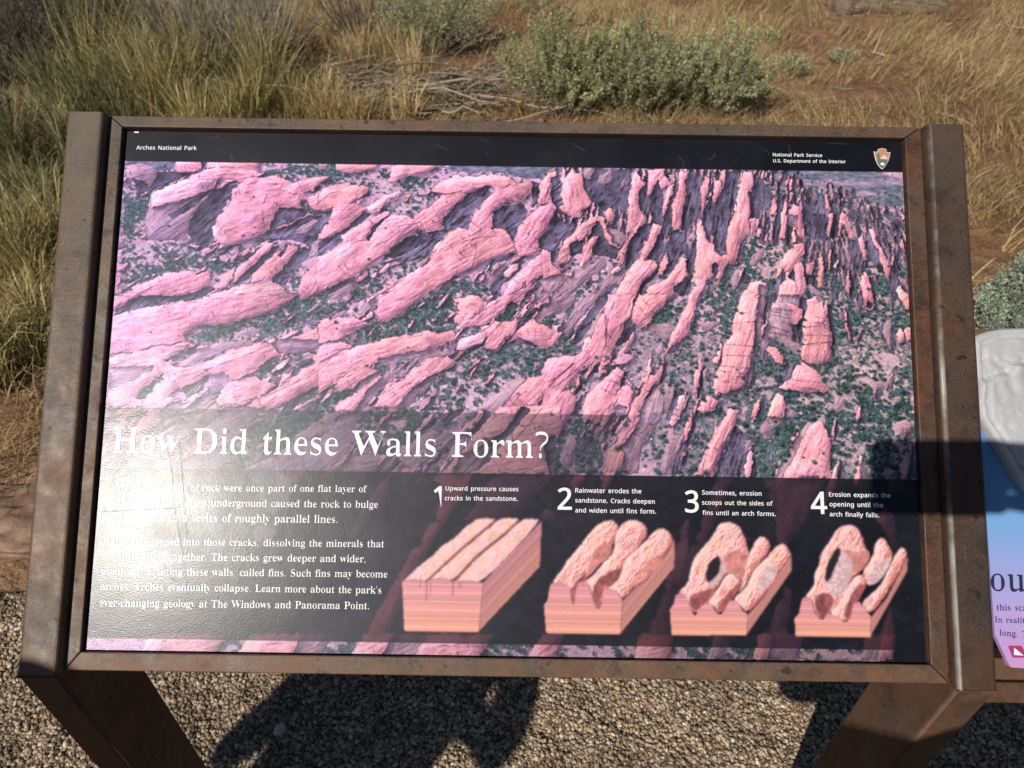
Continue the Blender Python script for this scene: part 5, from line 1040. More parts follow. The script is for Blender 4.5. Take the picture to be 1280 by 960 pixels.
def paint_blocks(img, X, Y, n1, n2):
    ga = fbm(X / 2.6 + 7, Y / 2.6, 3); gb = fbm(X / 6 + 70, Y / 8, 3)
    blockw = ((gb - .5) * 3.0, (ga - .5) * 2.0)
    for t, B in BLOCKS.items():
        P = lambda s, it=0: chaikin(tile_pts(t, s.split()), it) if it else tile_pts(t, s.split())
        def put(s, fn, it=2, feather=1):
            r = fill(P(s, it), *(blockw if it else (None, None)))
            if r is None: return
            sl, m = r
            c = np.clip(fn(sl, m), 0, 1)
            w = blur(np.pad(m.astype(float), 4), 1)[4:-4, 4:-4] if feather else m.astype(float)
            img[sl] = img[sl] * (1 - w[..., None]) + c * w[..., None]
        f = P(B['front']); ymin, ymax = f[:, 1].min(), f[:, 1].max()
        def layers(sl, skew=0.0, dim=1.0):
            z = (Y[sl] - ymin - skew * (X[sl] - f[:, 0].max())) / (ymax - ymin)
            st = np.abs(((z * 6.3) % 1) - .5)
            ln = np.clip((.10 - st) * 14, 0, 1)
            base = RGB(228, 156, 126)[None, None] * (1 - z[..., None]).clip(0, 1) + RGB(214, 140, 146)[None, None] * z[..., None].clip(0, 1)
            base = base * (.97 + .06 * ga[sl])[..., None] * (1 + .04 * np.sin(z * 19)[..., None])
            return (base * (1 - .38 * ln[..., None]) + RGB(250, 212, 212) * .38 * ln[..., None]) * dim
        put(B['front'], lambda sl, m: layers(sl), 0)
        s = P(B['side'])
        sk = (s[1, 1] - s[0, 1]) / (s[1, 0] - s[0, 0]) if t == 11 else (s[-2, 1] - s[-1, 1]) / (s[-2, 0] - s[-1, 0])
        s_ang = math.atan2(s[1, 1] - s[0, 1], s[1, 0] - s[0, 0]) if t != 14 else math.radians(60)
        put(B['side'], lambda sl, m: layers(sl, sk, .86) * np.array([.98, .96, .99]), 0)
        shadow_red = lambda sl, m: RGB(158, 86, 84)[None, None] * (.62 + .66 * gb[sl])[..., None]
        for d in B['dark'] + B['gaps']: put(d, shadow_red)
        def rockface(sl, m):
            pad = 14
            mp = np.pad(m.astype(float), pad)
            hh = (blur(mp, 2) * 1.0 + blur(mp, 5) * 2.2 + blur(mp, 8) * 2.4)[pad:-pad, pad:-pad]
            aa = s_ang
            u_ = X[sl] * math.cos(aa) + Y[sl] * math.sin(aa); v_ = -X[sl] * math.sin(aa) + Y[sl] * math.cos(aa)
            fa = fbm(u_ / 18, (v_ + (gb[sl] - .5) * 9) / 3.4, 3)
            hh = hh + fa * 1.5 + ga[sl] * 1.1
            gy_, gx_ = np.gradient(hh)
            q = (gx_ * .75 - gy_ * .45) * (.95 if t != 11 else .10)
            lo = np.clip(-q, 0, 1); hi = np.clip(q, 0, .5)
            tone = RGB(238, 190, 182)[None, None] * (.90 + .16 * gb[sl] + .06 * ga[sl])[..., None]
            warm = np.clip((fbm(X[sl] / 7 + 3, Y[sl] / 5, 2) - .5) * 5, 0, 1)[..., None]
            tone = tone * (1 - .5 * warm) + RGB(244, 192, 140) * .5 * warm
            redd = RGB(196, 104, 96)[None, None]
            wl = np.clip(lo * 2.7, 0, .88)[..., None]
            tone = tone * (1 - wl) + redd * wl
            cr = np.clip((.42 - fa) * 5, 0, 1)[..., None] * (.66 if t != 11 else .30)
            tone = tone * (1 - cr) + RGB(206, 116, 104)[None, None] * cr
            return tone * (1 + hi[..., None] * .22)
        for d in B['fins']: put(d, rockface)
        for d in B['gaps']: put(d, lambda sl, m: RGB(150, 84, 80)[None, None] * (.7 + .5 * gb[sl])[..., None], 0 if t == 11 else 2)
        for d in B['dark']: put(d, shadow_red)
        for d in B['alcove']: put(d, lambda sl, m: RGB(206, 132, 120)[None, None] * (.72 + .36 * gb[sl] + .14 * fbm(X[sl] / 3.2, Y[sl] / 2.2, 2))[..., None])
        for d in B['light']: put(d, lambda sl, m: RGB(238, 198, 192)[None, None] * (.82 + .20 * np.clip((fbm(X[sl] / 3.4, Y[sl] / 3.4, 2) - .30) * 1.6, 0, 1))[..., None])
        for d in B['hole']: put(d, lambda sl, m: RGB(34, 26, 32)[None, None] + 0 * ga[sl][..., None])
        put(B['front'], lambda sl, m: layers(sl), 0)
        if t == 11:
            for d in B['dark']: put(d, lambda sl, m: RGB(120, 66, 70)[None, None] * (.7 + .5 * ga[sl])[..., None], 0)
        for d in B['lines']:
            r = stroke(P(d), .6)
            sl, m = r; img[sl] = img[sl] * (1 - .35 * m)[..., None]
    return img

# ---------------------------------------------------------------------------
# lettering: glyph outlines (1/500 em), laid out between two measured points
def text_splines(s, font, p0, p1, k=1.0, gap=0.0):
    """outline loops of one line: baseline runs p0 -> p1 (panel metres), width fills the span; k = height / width ratio"""
    x = 0; loops = []
    for ch in s:
        a, o = font[ch]
        for q in o: loops.append([(x + q[i], q[i + 1]) for i in range(0, len(q), 2)])
        x += a + gap
    xs = [p[0] for l in loops for p in l]; x0, x1 = min(xs), max(xs)
    d = Vector(p1[:2]) - Vector(p0[:2]); sc = d.length / (x1 - x0); ex = d.normalized(); ey = Vector((-ex.y, ex.x))
    return [[Vector(p0[:2]) + ex * ((px - x0) * sc) + ey * (py * sc * k) for px, py in l] for l in loops], sc * 500 * k
def text_mesh(name, loops, mat, parent, z=.0004):
    cu = bpy.data.curves.new(name, 'CURVE'); cu.dimensions = '2D'; cu.fill_mode = 'BOTH'; cu.extrude = .01
    for l in loops:
        sp = cu.splines.new('POLY'); sp.points.add(len(l) - 1); sp.use_cyclic_u = True
        for q, p in zip(sp.points, l): q.co = (p.x * 200, p.y * 200, 0, 1)
    t = bpy.data.objects.new(name, cu); COL.objects.link(t)
    bpy.context.view_layer.update()
    me = bpy.data.meshes.new_from_object(t.evaluated_get(bpy.context.evaluated_depsgraph_get()))
    bpy.data.objects.remove(t)
    me.name = name; me.materials.clear(); me.transform(Matrix.Scale(1 / 200, 4))
    o = obj(name, me, mat, parent); o.location = (0, 0, z)
    return o

# ---------------------------------------------------------------------------
# the wayside sign
sign = empty('wayside_sign'); sign.matrix_world = Matrix.Translation((0, 0, 0))
tag(sign, 'rusty steel wayside sign with a tilted picture panel of pink rock walls', 'information sign')
def panel_part(name, me, mat, parent=sign):
    o = obj(name, me, mat); o.matrix_world = PANEL_M.copy()
    o.parent = parent
    return o
def grid_panel(name, x0, x1, y0, y1, nx, ny, z):
    xs = np.linspace(x0, x1, nx); ys = np.linspace(y0, y1, ny)
    gx, gy = np.meshgrid(xs, ys)
    v = np.c_[gx.ravel(), gy.ravel(), np.full(gx.size, z)]
    i = (np.arange(ny - 1)[:, None] * nx + np.arange(nx - 1)[None, :]).ravel()
    f = np.stack([i, i + 1, i + nx + 1, i + nx], 1).ravel()
    return mesh_np(name, v, f, np.full(len(i), 4))
img = paint_print()
pan_me = grid_panel('panel', -PW / 2, PW / 2, 0, PH, NX, NY, 0.0)
lin = np.clip(srgb_lin(img) * PRINT_GAIN, 0, .86)
vcol(pan_me, 'print', lin.reshape(-1, 3))
# wear map: R = rough scratches and smears, B = dusty film
Yg, Xg = np.mgrid[0:NY, 0:NX].astype(float)
wear = np.zeros((NY, NX, 3)); rrw = np.random.RandomState(6)
for w, pts in ((1.3, [(208, 545), (216, 590), (222, 640), (230, 700), (236, 760)]), (1.6, [(224, 545), (230, 600), (236, 690)]), (1.2, [(128, 640), (170, 637), (218, 634), (232, 632)]),
               (1.0, [(138, 600), (150, 585), (170, 565)]), (1.4, [(205, 705), (214, 722), (222, 728)]), (1.0, [(244, 772), (252, 776)]), (.9, [(138, 658), (176, 660)]),
               (1.0, [(214, 480), (218, 530), (224, 550)]), (.8, [(146, 610), (142, 600), (160, 592)])):
    r = stroke(to_grid(np.array(pts) + rrw.normal(0, .8, (len(pts), 2))), w * .62)
    if r: wear[r[0]][..., 0] = np.maximum(wear[r[0]][..., 0], r[1] * (.1 + 1.2 * vnoise(Xg[r[0]] / 3, Yg[r[0]] / 3)))
rr = np.random.RandomState(3)
for _ in range(40):
    a = rr.uniform(0, 2 * math.pi); L = rr.uniform(4, 26); x = rr.uniform(200, 1130); y = rr.uniform(170, 214) if rr.rand() < .45 else rr.uniform(215, 800)
    r = stroke(to_grid([(x, y), (x + L * .5 * math.cos(a) + rr.uniform(-4, 4), y + L * .5 * math.sin(a)), (x + L * math.cos(a), y + L * math.sin(a))]), .5)
    if r: wear[r[0]][..., 2] = np.maximum(wear[r[0]][..., 2], r[1] * rr.uniform(.1, .45))
def smear(u, v, rx, ry, amt, ang=0.0):
    c = to_grid([(u, v)])[0]; px = NX / 1000.0
    dx = (Xg - c[0]) * math.cos(ang) + (Yg - c[1]) * math.sin(ang); dy = -(Xg - c[0]) * math.sin(ang) + (Yg - c[1]) * math.cos(ang)
    q = np.hypot(dx / (rx * px), dy / (ry * px)) + (fbm(Xg / 14, Yg / 14, 3) - .5) * .9
    return np.clip((1.05 - q) * 4, 0, 1) * amt
wear[..., 2] = np.clip(wear[..., 2] + smear(345, 612, 26, 28, .34, .4) + smear(318, 648, 34, 26, .2, -.3) + smear(330, 668, 14, 10, .3) + smear(200, 700, 14, 9, .5, .6)
                       + smear(214, 738, 15, 10, .26) + smear(255, 500, 20, 26, .22) + .10 * np.clip(fbm(Xg / 60, Yg / 60, 4) - .45, 0, 1), 0, 1)
vcol(pan_me, 'wear', wear.reshape(-1, 3))
panel = panel_part('panel', pan_me, M_PRINT)
# edge slab of the panel, just under the printed sheet
ps = [(-PW / 2, 0, -.0035), (PW / 2, 0, -.0035), (PW / 2, PH, -.0035), (-PW / 2, PH, -.0035)]
slab = obj('panel_edge', from_bm('panel_edge', prism(ps, (0, 0, .0032))), M_BLACK, panel)
# steel ring of four mitred rails
XL, XR, YB, YT = -.4762, .4782, -.0205, .6085
xl, xr, yb, yt = -.4605, .4590, -.0012, .5950
ZT, ZB = .0055, -.032
corner = {'tl': ((XL, YT), (xl, yt)), 'tr': ((XR, YT), (xr, yt)), 'br': ((XR, YB), (xr, yb)), 'bl': ((XL, YB), (xl, yb))}
g = .0004
def rail(name, a, b, mat, lab=None):
    (oa, ia), (ob, ib) = corner[a], corner[b]
    oa, ia, ob, ib = [Vector(q) for q in (oa, ia, ob, ib)]
    d = (ob - oa).normalized()
    pts = [(*(oa + d * g), ZB), (*(ob - d * g), ZB), (*(ib - d * g), ZB), (*(ia + d * g), ZB)]
    o = panel_part('frame_rail', from_bm('frame_rail', prism(pts, (0, 0, ZT - ZB), .0012, 2)), mat)
    if lab: o['label'] = lab
    return o
rail('t', 'tl', 'tr', M_RUST); rail('b', 'bl', 'br', M_RUST, 'lower frame rail blotched with dark stains')
rail('l', 'tl', 'bl', M_RUST); rail('r', 'tr', 'br', M_RUST_RED, 'reddish right-hand frame rail')
bp = [(xl - .006, yb - .006, -.012), (xr + .006, yb - .006, -.012), (xr + .006, yt + .006, -.012), (xl - .006, yt + .006, -.012)]
panel_part('gap_dark_plate', from_bm('gap_dark_plate', prism(bp, (0, 0, .004))), M_BLACK)  # black plate added so the gaps round the panel look dark
# posts: square tube along each side of the panel, mitred to an upright leg at the foot
PZ, PD = .0165, .100
YF, YE = -.0240, .6070
def post(x0, x1, mat, matleg):
    yb_ = YF + PD * math.tan(R(47) / 2)
    pts = [(x0, YF, PZ), (x0, YE, PZ), (x0, YE, PZ - PD), (x0, yb_, PZ - PD)]
    vx = Vector((x1 - x0, 0, 0))
    long_edge = lambda e: abs((e.verts[0].co - e.verts[1].co).normalized().x) < .1 and abs((e.verts[0].co - e.verts[1].co).normalized().y) > .9
    o = panel_part('post', from_bm('post', prism(pts, vx, .0055, 4, long_edge), True), mat)
    for p in o.data.polygons: p.use_smooth = abs(p.normal.x) < .98 and abs(p.normal.z) < .98 and abs(p.normal.y) < .9
    # upright leg, in world space
    f = PANEL_M @ Vector((x0, YF - .0006, PZ)); b = PANEL_M @ Vector((x0, yb_ - .0006, PZ - PD))
    lp = [f, b, Vector((x0, b.y, -.25)), Vector((x0, f.y, -.25))]
    up_edge = lambda e: abs((e.verts[0].co - e.verts[1].co).normalized().z) > .9
    lo = obj('leg', from_bm('leg', prism(lp, vx, .0055, 4, up_edge), True), matleg, sign)
    for p in lo.data.polygons: p.use_smooth = abs(p.normal.x) < .98 and abs(p.normal.y) < .98
    # weld bead along the mitre
    bm = bmesh.new()
    n = 26
    for i in range(n):
        t = (i + .5) / n
        c = f + vx * t + Vector((0, -.0004, 0))
        mt = Matrix.Translation(c) @ Matrix.Diagonal((.0014, .0013, .0013 * (1 + .3 * math.sin(i * 2.3)), 1))
        bmesh.ops.create_icosphere(bm, subdivisions=1, radius=1, matrix=mt)
    obj('weld_bead', from_bm('weld_bead', bm, True), M_LEG, lo)
    return o
post(-.5205, -.4766, M_RUST, M_LEG)
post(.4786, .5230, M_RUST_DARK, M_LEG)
# rub marks of the weld between the right rail and post
# --- lettering on the panel --------------------------------------------------
def L(s, font, a, b, k=1.0): return text_splines(s, font, pp(*a), pp(*b), k, -9 if font is SERIF else 11)
sizes = {}
def block(name, lines, font, mat=M_WHITE, parent=None, k=1.0):
    lo = []
    for s, a, b in lines:
        l, sz = L(s, font, a, b, k); lo += l; sizes[s[:14]] = round(sz * 1000, 2)
    return text_mesh(name, lo, mat, parent or panel)
block('header_text', [('Arches National Park', (170.5, 187), (246, 187.6))], SANS, k=1.0)
block('header_text', [('National Park Service', (966, 195.4), (1027.5, 196.4)), ('U.S. Department of the Interior', (966.3, 203.0), (1057, 204.2))], SANS)
block('title_text', [('How Did these Walls Form?', (140, 565), (685, 572.4))], SERIF, k=.97)
block('body_text', [('Long parallel walls of rock were once part of one flat layer of', (134.6, 612.6), (458.6, 615.2)),
                    ('sandstone. Forces deep underground caused the rock to bulge', (133.2, 631.4), (472.4, 634.8)),
                    ('and to crack in a series of roughly parallel lines.', (132, 650.8), (421.8, 653.6)),
                    ('Rainwater seeped into those cracks, dissolving the minerals that', (130, 680.4), (480.2, 684)),
                    ('hold the stone together. The cracks grew deeper and wider,', (128.6, 699.2), (457, 702.8)),
                    ('eventually creating these walls, called fins. Such fins may become', (127.5, 717.8), (484.2, 721.8)),
                    ("arches. Arches eventually collapse. Learn more about the park's", (126, 737), (476.6, 741.8)),
                    ('ever-changing geology at The Windows and Panorama Point.', (125, 757.6), (461.2, 761.4))], SERIF, k=.97)
block('caption_text', [('Upward pressure causes', (557, 613), (648, 614)), ('cracks in the sandstone.', (556, 625.2), (647, 626))], SANS)
block('caption_text', [('Rainwater erodes the', (719, 615.6), (801.6, 616.8)), ('sandstone. Cracks deepen', (719, 627.9), (818.4, 629.6)), ('and widen until fins form.', (719, 640.4), (820, 642))], SANS)
block('caption_text', [('Sometimes, erosion', (877.4, 618.2), (951.8, 619.6)), ('scoops out the sides of', (877.4, 630.6), (965.8, 632)), ('fins until an arch forms.', (878, 643.4), (969.5, 645))], SANS)
block('caption_text', [('Erosion expands the', (1036, 620.6), (1113, 622)), ('opening until the', (1036.7, 632.8), (1103.8, 634.2)), ('arch finally falls.', (1037, 645.2), (1099, 646.6))], SANS)
for ch, u0, u1, vb, vt in (('1', 541.5, 551.5, 634, 607), ('2', 697, 714.8, 636.6, 608.8), ('3', 856.2, 873.4, 640, 611.8), ('4', 1013.8, 1034, 641.8, 614)):
    a, o = SANS[ch]
    ys = [q[i] for q in o for i in range(1, len(q), 2)]; xs = [q[i] for q in o for i in range(0, len(q), 2)]
    h = (pp(u0, vt) - pp(u0, vb)).length / (max(ys) - min(ys)); w = (pp(u1, vb) - pp(u0, vb)).length / (max(xs) - min(xs))
    lo, sz = text_splines(ch, SANS, pp(u0, vb), pp(u1, vb + .2), h / w)
    text_mesh('step_number', lo, M_WHITE, panel)
# small white tab at the head of the panel, next to the frame
def flat(name, pix, mat, parent, z=.0004, off=0.0):
    pts = [pp(u, v, off) for u, v in pix]
    bm = bmesh.new(); bm.faces.new([bm.verts.new((p.x, p.y, 0)) for p in pts])
    me = from_bm(name, bm)
    if me.polygons[0].normal.z < 0: me.flip_normals()
    o = obj(name, me, mat, parent); o.location = (0, 0, z)
    return o
flat('label_tab', [(168, 164.6), (173.6, 164.7), (173.5, 166.4), (167.9, 166.2)], M_WHITE, panel)
# arrowhead emblem of the park service
M_EM_BROWN = mat_ink('emblem_brown', (.46, .23, .16)); M_EM_PALE = mat_ink('emblem_pale', (.66, .56, .48)); M_EM_GREEN = mat_ink('emblem_green', (.12, .17, .13)); M_EM_GREY = mat_ink('emblem_grey', (.30, .32, .30))
em = lambda q: [(1092 + (x - 885) / 5.818, 185.8 + (y - 92) / 5.818) for x, y in q]
emb = flat('park_emblem', em([(884, 112), (900, 118), (914, 112), (912, 100), (930, 92), (950, 90), (972, 95), (980, 104), (976, 116), (992, 120), (1006, 118), (1002, 150), (990, 185), (972, 218), (952, 240), (944, 243), (934, 236), (914, 212), (898, 178), (888, 142)]), M_EM_PALE, panel)
flat('emblem_field', em([(890, 118), (902, 122), (918, 118), (916, 102), (932, 96), (950, 94), (968, 98), (976, 106), (972, 120), (990, 125), (1001, 123), (998, 148), (988, 178), (972, 186), (940, 180), (905, 176), (894, 142)]), M_EM_BROWN, emb, .0003)
flat('emblem_meadow', em([(905, 176), (930, 170), (960, 174), (988, 180), (972, 212), (952, 234), (944, 238), (934, 230), (916, 208)]), M_EM_GREEN, emb, .0005)
flat('emblem_tree', em([(912, 180), (906, 150), (912, 130), (916, 118), (922, 130), (928, 152), (926, 182)]), M_EM_GREEN, emb, .0006)
flat('emblem_mountain', em([(930, 168), (944, 146), (952, 152), (962, 138), (976, 156), (990, 168)]), M_EM_PALE, emb, .0004)
flat('emblem_bison', em([(930, 206), (936, 198), (950, 196), (960, 202), (962, 212), (952, 216), (936, 214)]), M_WHITE, emb, .0007)

# ---------------------------------------------------------------------------
# the neighbouring exhibit: printed panel with a grey relief model on it
rsign = empty('relief_sign', (0, 0, 0))
tag(rsign, 'neighbouring sign at the right edge with grey relief model on blue and lilac panel', 'information sign')
def mat_rprint():
    k = NT('blue_lilac_print')
    sp = k.n('ShaderNodeSeparateXYZ'); k.l(k.coord('Object'), sp.inputs[0])
    mr = k.n('ShaderNodeMapRange'); mr.inputs[1].default_value = 0.0; mr.inputs[2].default_value = .26; k.l(sp.outputs[1], mr.inputs[0])
    c = k.ramp(mr.outputs[0], [(0.0, (.47, .27, .52)), (.25, (.36, .30, .60)), (.55, (.17, .33, .60)), (.85, (.10, .30, .55)), (1.0, (.07, .20, .52))])
    k.set(Base_Color=c, Roughness=.35, Specular_IOR_Level=.5)
    k.bump(k.noise(330, 3, .5, k.coord('Object')), .3, .0004)
    return k.m
rz = -.004
rp = [pp(u, v, rz) for u, v in ((1243.5, 793), (1262, 832.5), (1264, 834.2), (1280, 835.4))]
RX1, RY1 = 1.05, rp[-1].y
RYT = pp(1262, 424, rz).y
pts = [rp[0], rp[1], rp[2], rp[3], Vector((RX1, RY1, rz)), Vector((RX1, RYT, rz)), Vector((rp[0].x - .004, RYT, rz))]
pts = [(p.x, p.y, rz - .006) for p in pts]
rpan = panel_part('panel', from_bm('panel', prism(pts, (0, 0, .006))), mat_rprint(), rsign)
# relief model
M_REL = mat_plain('relief_grey', (.40, .405, .42), .62, (60, .35, .004), .10, 12)
outl = [(1205, 450), (1209, 430), (1221, 421), (1230, 416), (1240, 412.6), (1256, 410), (1280, 409), (1340, 408), (1420, 414), (1450, 440), (1455, 560), (1450, 650), (1420, 690), (1370, 680), (1320, 648), (1280, 604), (1262, 576), (1245, 548), (1228, 522), (1206, 494)]
op = [pp(u, v, .012) for u, v in outl]
cx, cy = .66, .26
ring = []
NA = 160
acc = [0]
for a, b in zip(op, op[1:] + op[:1]): acc.append(acc[-1] + (b - a).length)
for i in range(NA):
    d = acc[-1] * i / NA
    j = max(k for k in range(len(op)) if acc[k] <= d + 1e-9)
    t = (d - acc[j]) / (acc[j + 1] - acc[j]); a, b = op[j], op[(j + 1) % len(op)]
    ring.append((a.x + (b.x - a.x) * t, a.y + (b.y - a.y) * t))
ring = np.array(ring); ring[:, 0] = np.maximum(ring[:, 0], .5245)
NRR = 40
vs = []; fs = []
c0, c1 = pp(1222, 480, .012), pp(1290, 447, .012)
for r in range(NRR + 1):
    k = 1 - r / NRR * .985
    q = np.array([cx, cy]) + (ring - [cx, cy]) * k
    dx, dy = c1.x - c0.x, c1.y - c0.y
    t = ((q[:, 0] - c0.x) * dx + (q[:, 1] - c0.y) * dy) / (dx * dx + dy * dy)
    s_ = ((q[:, 0] - c0.x) * dy - (q[:, 1] - c0.y) * dx) / math.hypot(dx, dy)
    n_ = fbm(q[:, 0] * 90 + 400, q[:, 1] * 90 + 400, 4)
    h = .008 + .004 * np.clip(fbm(q[:, 0] * 18 + 50, q[:, 1] * 18 + 50, 3) - .4, 0, 1) + .0035 * (fbm(q[:, 0] * 60 + 90, q[:, 1] * 60 + 20, 3) - .5)
    rg = np.exp(-(s_ / .010) ** 2) * np.where(s_ > 0, 1, .8)
    h = h + .0035 * rg * (.3 + n_) + .003 * np.clip((n_ - .5) * 8, 0, 1) * rg
    s2 = s_ + .010 * (n_ - .5)
    h = h + .0045 * np.clip(s2 / .0025, 0, 1) - .004 * np.exp(-(s2 / .0025) ** 2) - .002 * (fbm(q[:, 0] * 140 + 3, q[:, 1] * 140 + 9, 2) > .66)
    if r == 3: h = h - .0035
    vs.append(np.c_[q, np.where(r == 0, .0065, h) * 1.0])
base = vs[0].copy(); base[:, 2] = rz + .0005
vs = [base] + vs
for r in range(len(vs) - 1):
    for i in range(NA):
        fs += [r * NA + i, r * NA + (i + 1) % NA, (r + 1) * NA + (i + 1) % NA, (r + 1) * NA + i]
rel = mesh_np('relief_map', np.concatenate(vs), fs, np.full(len(fs) // 4, 4), True)
panel_part('relief_map', rel, M_REL, rsign)
M_GROOVE = mat_plain('dark_groove', (.05, .05, .055), .7)
# writing
def rtext(name, s, font, a, b, k=1.0, mat=M_NAVY):
    l, sz = text_splines(s, font, pp(*a, rz), pp(*b, rz), k)
    return text_mesh(name, l, mat, rpan, rz + .0003)
rtext('title_text', 'ou', SERIF, (1238.6, 738), (1281, 739.5), 1.0)
rtext('body_text', 'this sca', SERIF, (1246, 763), (1283.5, 763.5))
rtext('body_text', 'In realit', SERIF, (1243.6, 778), (1281, 779))
rtext('body_text', 'long. T', SERIF, (1249.5, 794.5), (1284, 797))
def rflat(name, pix, mat, z, parent=rpan):
    pts = [pp(u, v, rz) for u, v in pix]
    bm = bmesh.new(); bm.faces.new([bm.verts.new((p.x, p.y, 0)) for p in pts])
    me = from_bm(name, bm)
    if me.polygons[0].normal.z < 0: me.flip_normals()
    o = obj(name, me, mat, parent); o.location = (0, 0, z); return o
ic = rflat('warning_icon', [(1259.8, 807.2), (1276, 807), (1277, 807.6), (1284, 820.4), (1283.5, 822), (1266.5, 822), (1265, 821)], mat_ink('magenta_ink', (.34, .035, .14)), rz + .0003)
rflat('icon_triangle', [(1267.4, 809.5), (1279.4, 819.4), (1267.0, 818.6)], M_WHITE, .0002, ic)
# its steel frame: head rail, foot rail and the cross beam under it
a, b = pp(1222, 411, 0), pp(1222, 420, 0)
def rbox(name, x0, x1, y0, y1, z0, z1, mat):
    return panel_part(name, from_bm(name, prism([(x0, y0, z0), (x1, y0, z0), (x1, y1, z0), (x0, y1, z0)], (0, 0, z1 - z0), .0012, 2)), mat, rsign)
rbox('frame_rail', .5236, 1.12, b.y - .002, a.y, -.035, -.001, M_RUST)
a, b = pp(1262, 836.5, rz), pp(1262, 852, rz)
rbox('frame_rail', .5236, 1.12, b.y, a.y + .010, -.04, rz - .0065, M_RUST)
a, b = pp(1262, 853, -.03), pp(1262, 879, -.03)
rbox('cross_beam', .5236, 1.12, b.y, a.y, -.07, -.03, M_RUST_RED)
rbox('post', 1.06, 1.105, -.024, .607, -.0835, .0165, M_RUST)
f = PANEL_M @ Vector((1.06, -.024, .0165)); bq = PANEL_M @ Vector((1.06, .02, -.0835))
obj('leg', from_bm('leg', prism([f + Vector((0, 0, -.001)), bq + Vector((0, 0, -.001)), Vector((1.06, bq.y, -.25)), Vector((1.06, f.y, -.25))], (.045, 0, 0), .004, 2)), M_LEG, rsign)

# ---------------------------------------------------------------------------
# ground sheet, gravel path and its loose stones
def ground_h(x, y):
    far = np.clip((y - .66) / .5, 0, 1)
    h = (fbm(x * .8 + 40, y * .8 + 40, 4) - .5) * .16 * far + (fbm(x * 4 + 9, y * 4 + 5, 3) - .5) * .05 * np.clip((y - .55) / .15, 0, 1)
    return h * np.clip((30 - np.hypot(x, y)) / 10, 0, 1)
def axis(n, half, c):
    t = np.linspace(-1, 1, n)
    return c + np.sinh(t * 6.2) / math.sinh(6.2) * half
gx, gy = np.meshgrid(axis(420, 420, 0), axis(420, 420, 2.2))
gv = np.c_[gx.ravel(), gy.ravel(), ground_h(gx, gy).ravel()]
n = 420
i = (np.arange(n - 1)[:, None] * n + np.arange(n - 1)[None, :]).ravel()
gf = np.stack([i, i + 1, i + n + 1, i + n], 1).ravel()
tag(obj('ground', mesh_np('ground', gv, gf, np.full(len(i), 4), True), M_SOIL), kind='structure')
def path_edge(x): return .60 + .035 * (fbm(np.asarray(x) * 2.2 + 70, np.asarray(x) * 0 + 3, 4) - .5) * 2
nx_, ny_ = 420, 200
xs = np.linspace(-4, 4, nx_)
tt = np.linspace(0, 1, ny_)
PX_, T_ = np.meshgrid(xs, tt)
ed = path_edge(xs)[None, :]
PY_ = -3 + (ed + 3) * (1 - (1 - T_) ** 1.6)
def path_h(x, y): return .006 + (.034 * (fbm(x * 6.5 + 30, y * 6.5 + 30, 3) - .38) + .012 * (fbm(x * 26 + 3, y * 26 + 8, 3) - .4)) * np.clip((path_edge(x) - y) / .06, 0, 1)
PZ_ = path_h(PX_, PY_)
i = (np.arange(ny_ - 1)[:, None] * nx_ + np.arange(nx_ - 1)[None, :]).ravel()
pf = np.stack([i, i + 1, i + nx_ + 1, i + nx_], 1).ravel()
tag(obj('gravel_path', mesh_np('gravel_path', np.c_[PX_.ravel(), PY_.ravel(), PZ_.ravel()], pf, np.full(len(i), 4), True), M_GRAVEL), kind='structure')
# loose stones
bm = bmesh.new(); bmesh.ops.create_icosphere(bm, subdivisions=1, radius=1)
bm.verts.ensure_lookup_table()
SV = np.array([v.co[:] for v in bm.verts]); SF = np.array([[v.index for v in f.verts] for f in bm.faces]); bm.free()
def stones(name, n, xr_, yr_, r0, r1, cols, seed, zoff=0.0, keep=None):
    rs = np.random.RandomState(seed)
    x = rs.uniform(*xr_, n); y = rs.uniform(*yr_, n)
    if keep is not None:
        k = keep(x, y); x, y = x[k], y[k]; n = len(x)
    r = r0 + (r1 - r0) * rs.rand(n) ** 3.2
    j = 1 + rs.uniform(-.30, .30, (n, len(SV), 1))
    v = SV[None] * j * r[:, None, None] * rs.uniform(.6, 1.25, (n, 1, 3)) * np.array([1, 1, .72])
    a = rs.uniform(0, 6.28, n); ca, sa = np.cos(a)[:, None], np.sin(a)[:, None]
    v = np.stack([v[..., 0] * ca - v[..., 1] * sa, v[..., 0] * sa + v[..., 1] * ca, v[..., 2]], -1)
    v += np.stack([x, y, zoff + r * .25 + (path_h(x, y) + .001 if name == 'gravel_stones' else .010)], -1)[:, None, :]
    f = (SF[None] + (np.arange(n) * len(SV))[:, None, None]).ravel()
    me = mesh_np(name, v.reshape(-1, 3), f, np.full(n * len(SF), 3), False)
    pal = np.array(cols); c = pal[rs.randint(0, len(pal), n)] * rs.uniform(.6, 1.25, (n, 1)) * (.55 + .9 * fbm(x * 7 + 12, y * 7 + 5, 3))[:, None]
    vcol(me, 'tint', np.repeat(c, len(SV), 0))
    return me
GCOL = [(.40, .305, .20), (.31, .225, .145), (.46, .36, .25), (.25, .175, .115), (.36, .245, .15), (.54, .45, .34), (.19, .14, .10), (.40, .27, .165), (.43, .345, .255)]
keep = lambda x, y: (y < path_edge(x) - .005) & ((y < .47) | (x < -.85))
tag(obj('gravel_stones', stones('gravel_stones', 190000, (-1.75, 1.60), (.04, .64), .0013, .0060, GCOL, 4, 0, keep), M_PEBBLE), 'loose tan and brown gravel covering the path under the signs', 'gravel', kind='stuff')
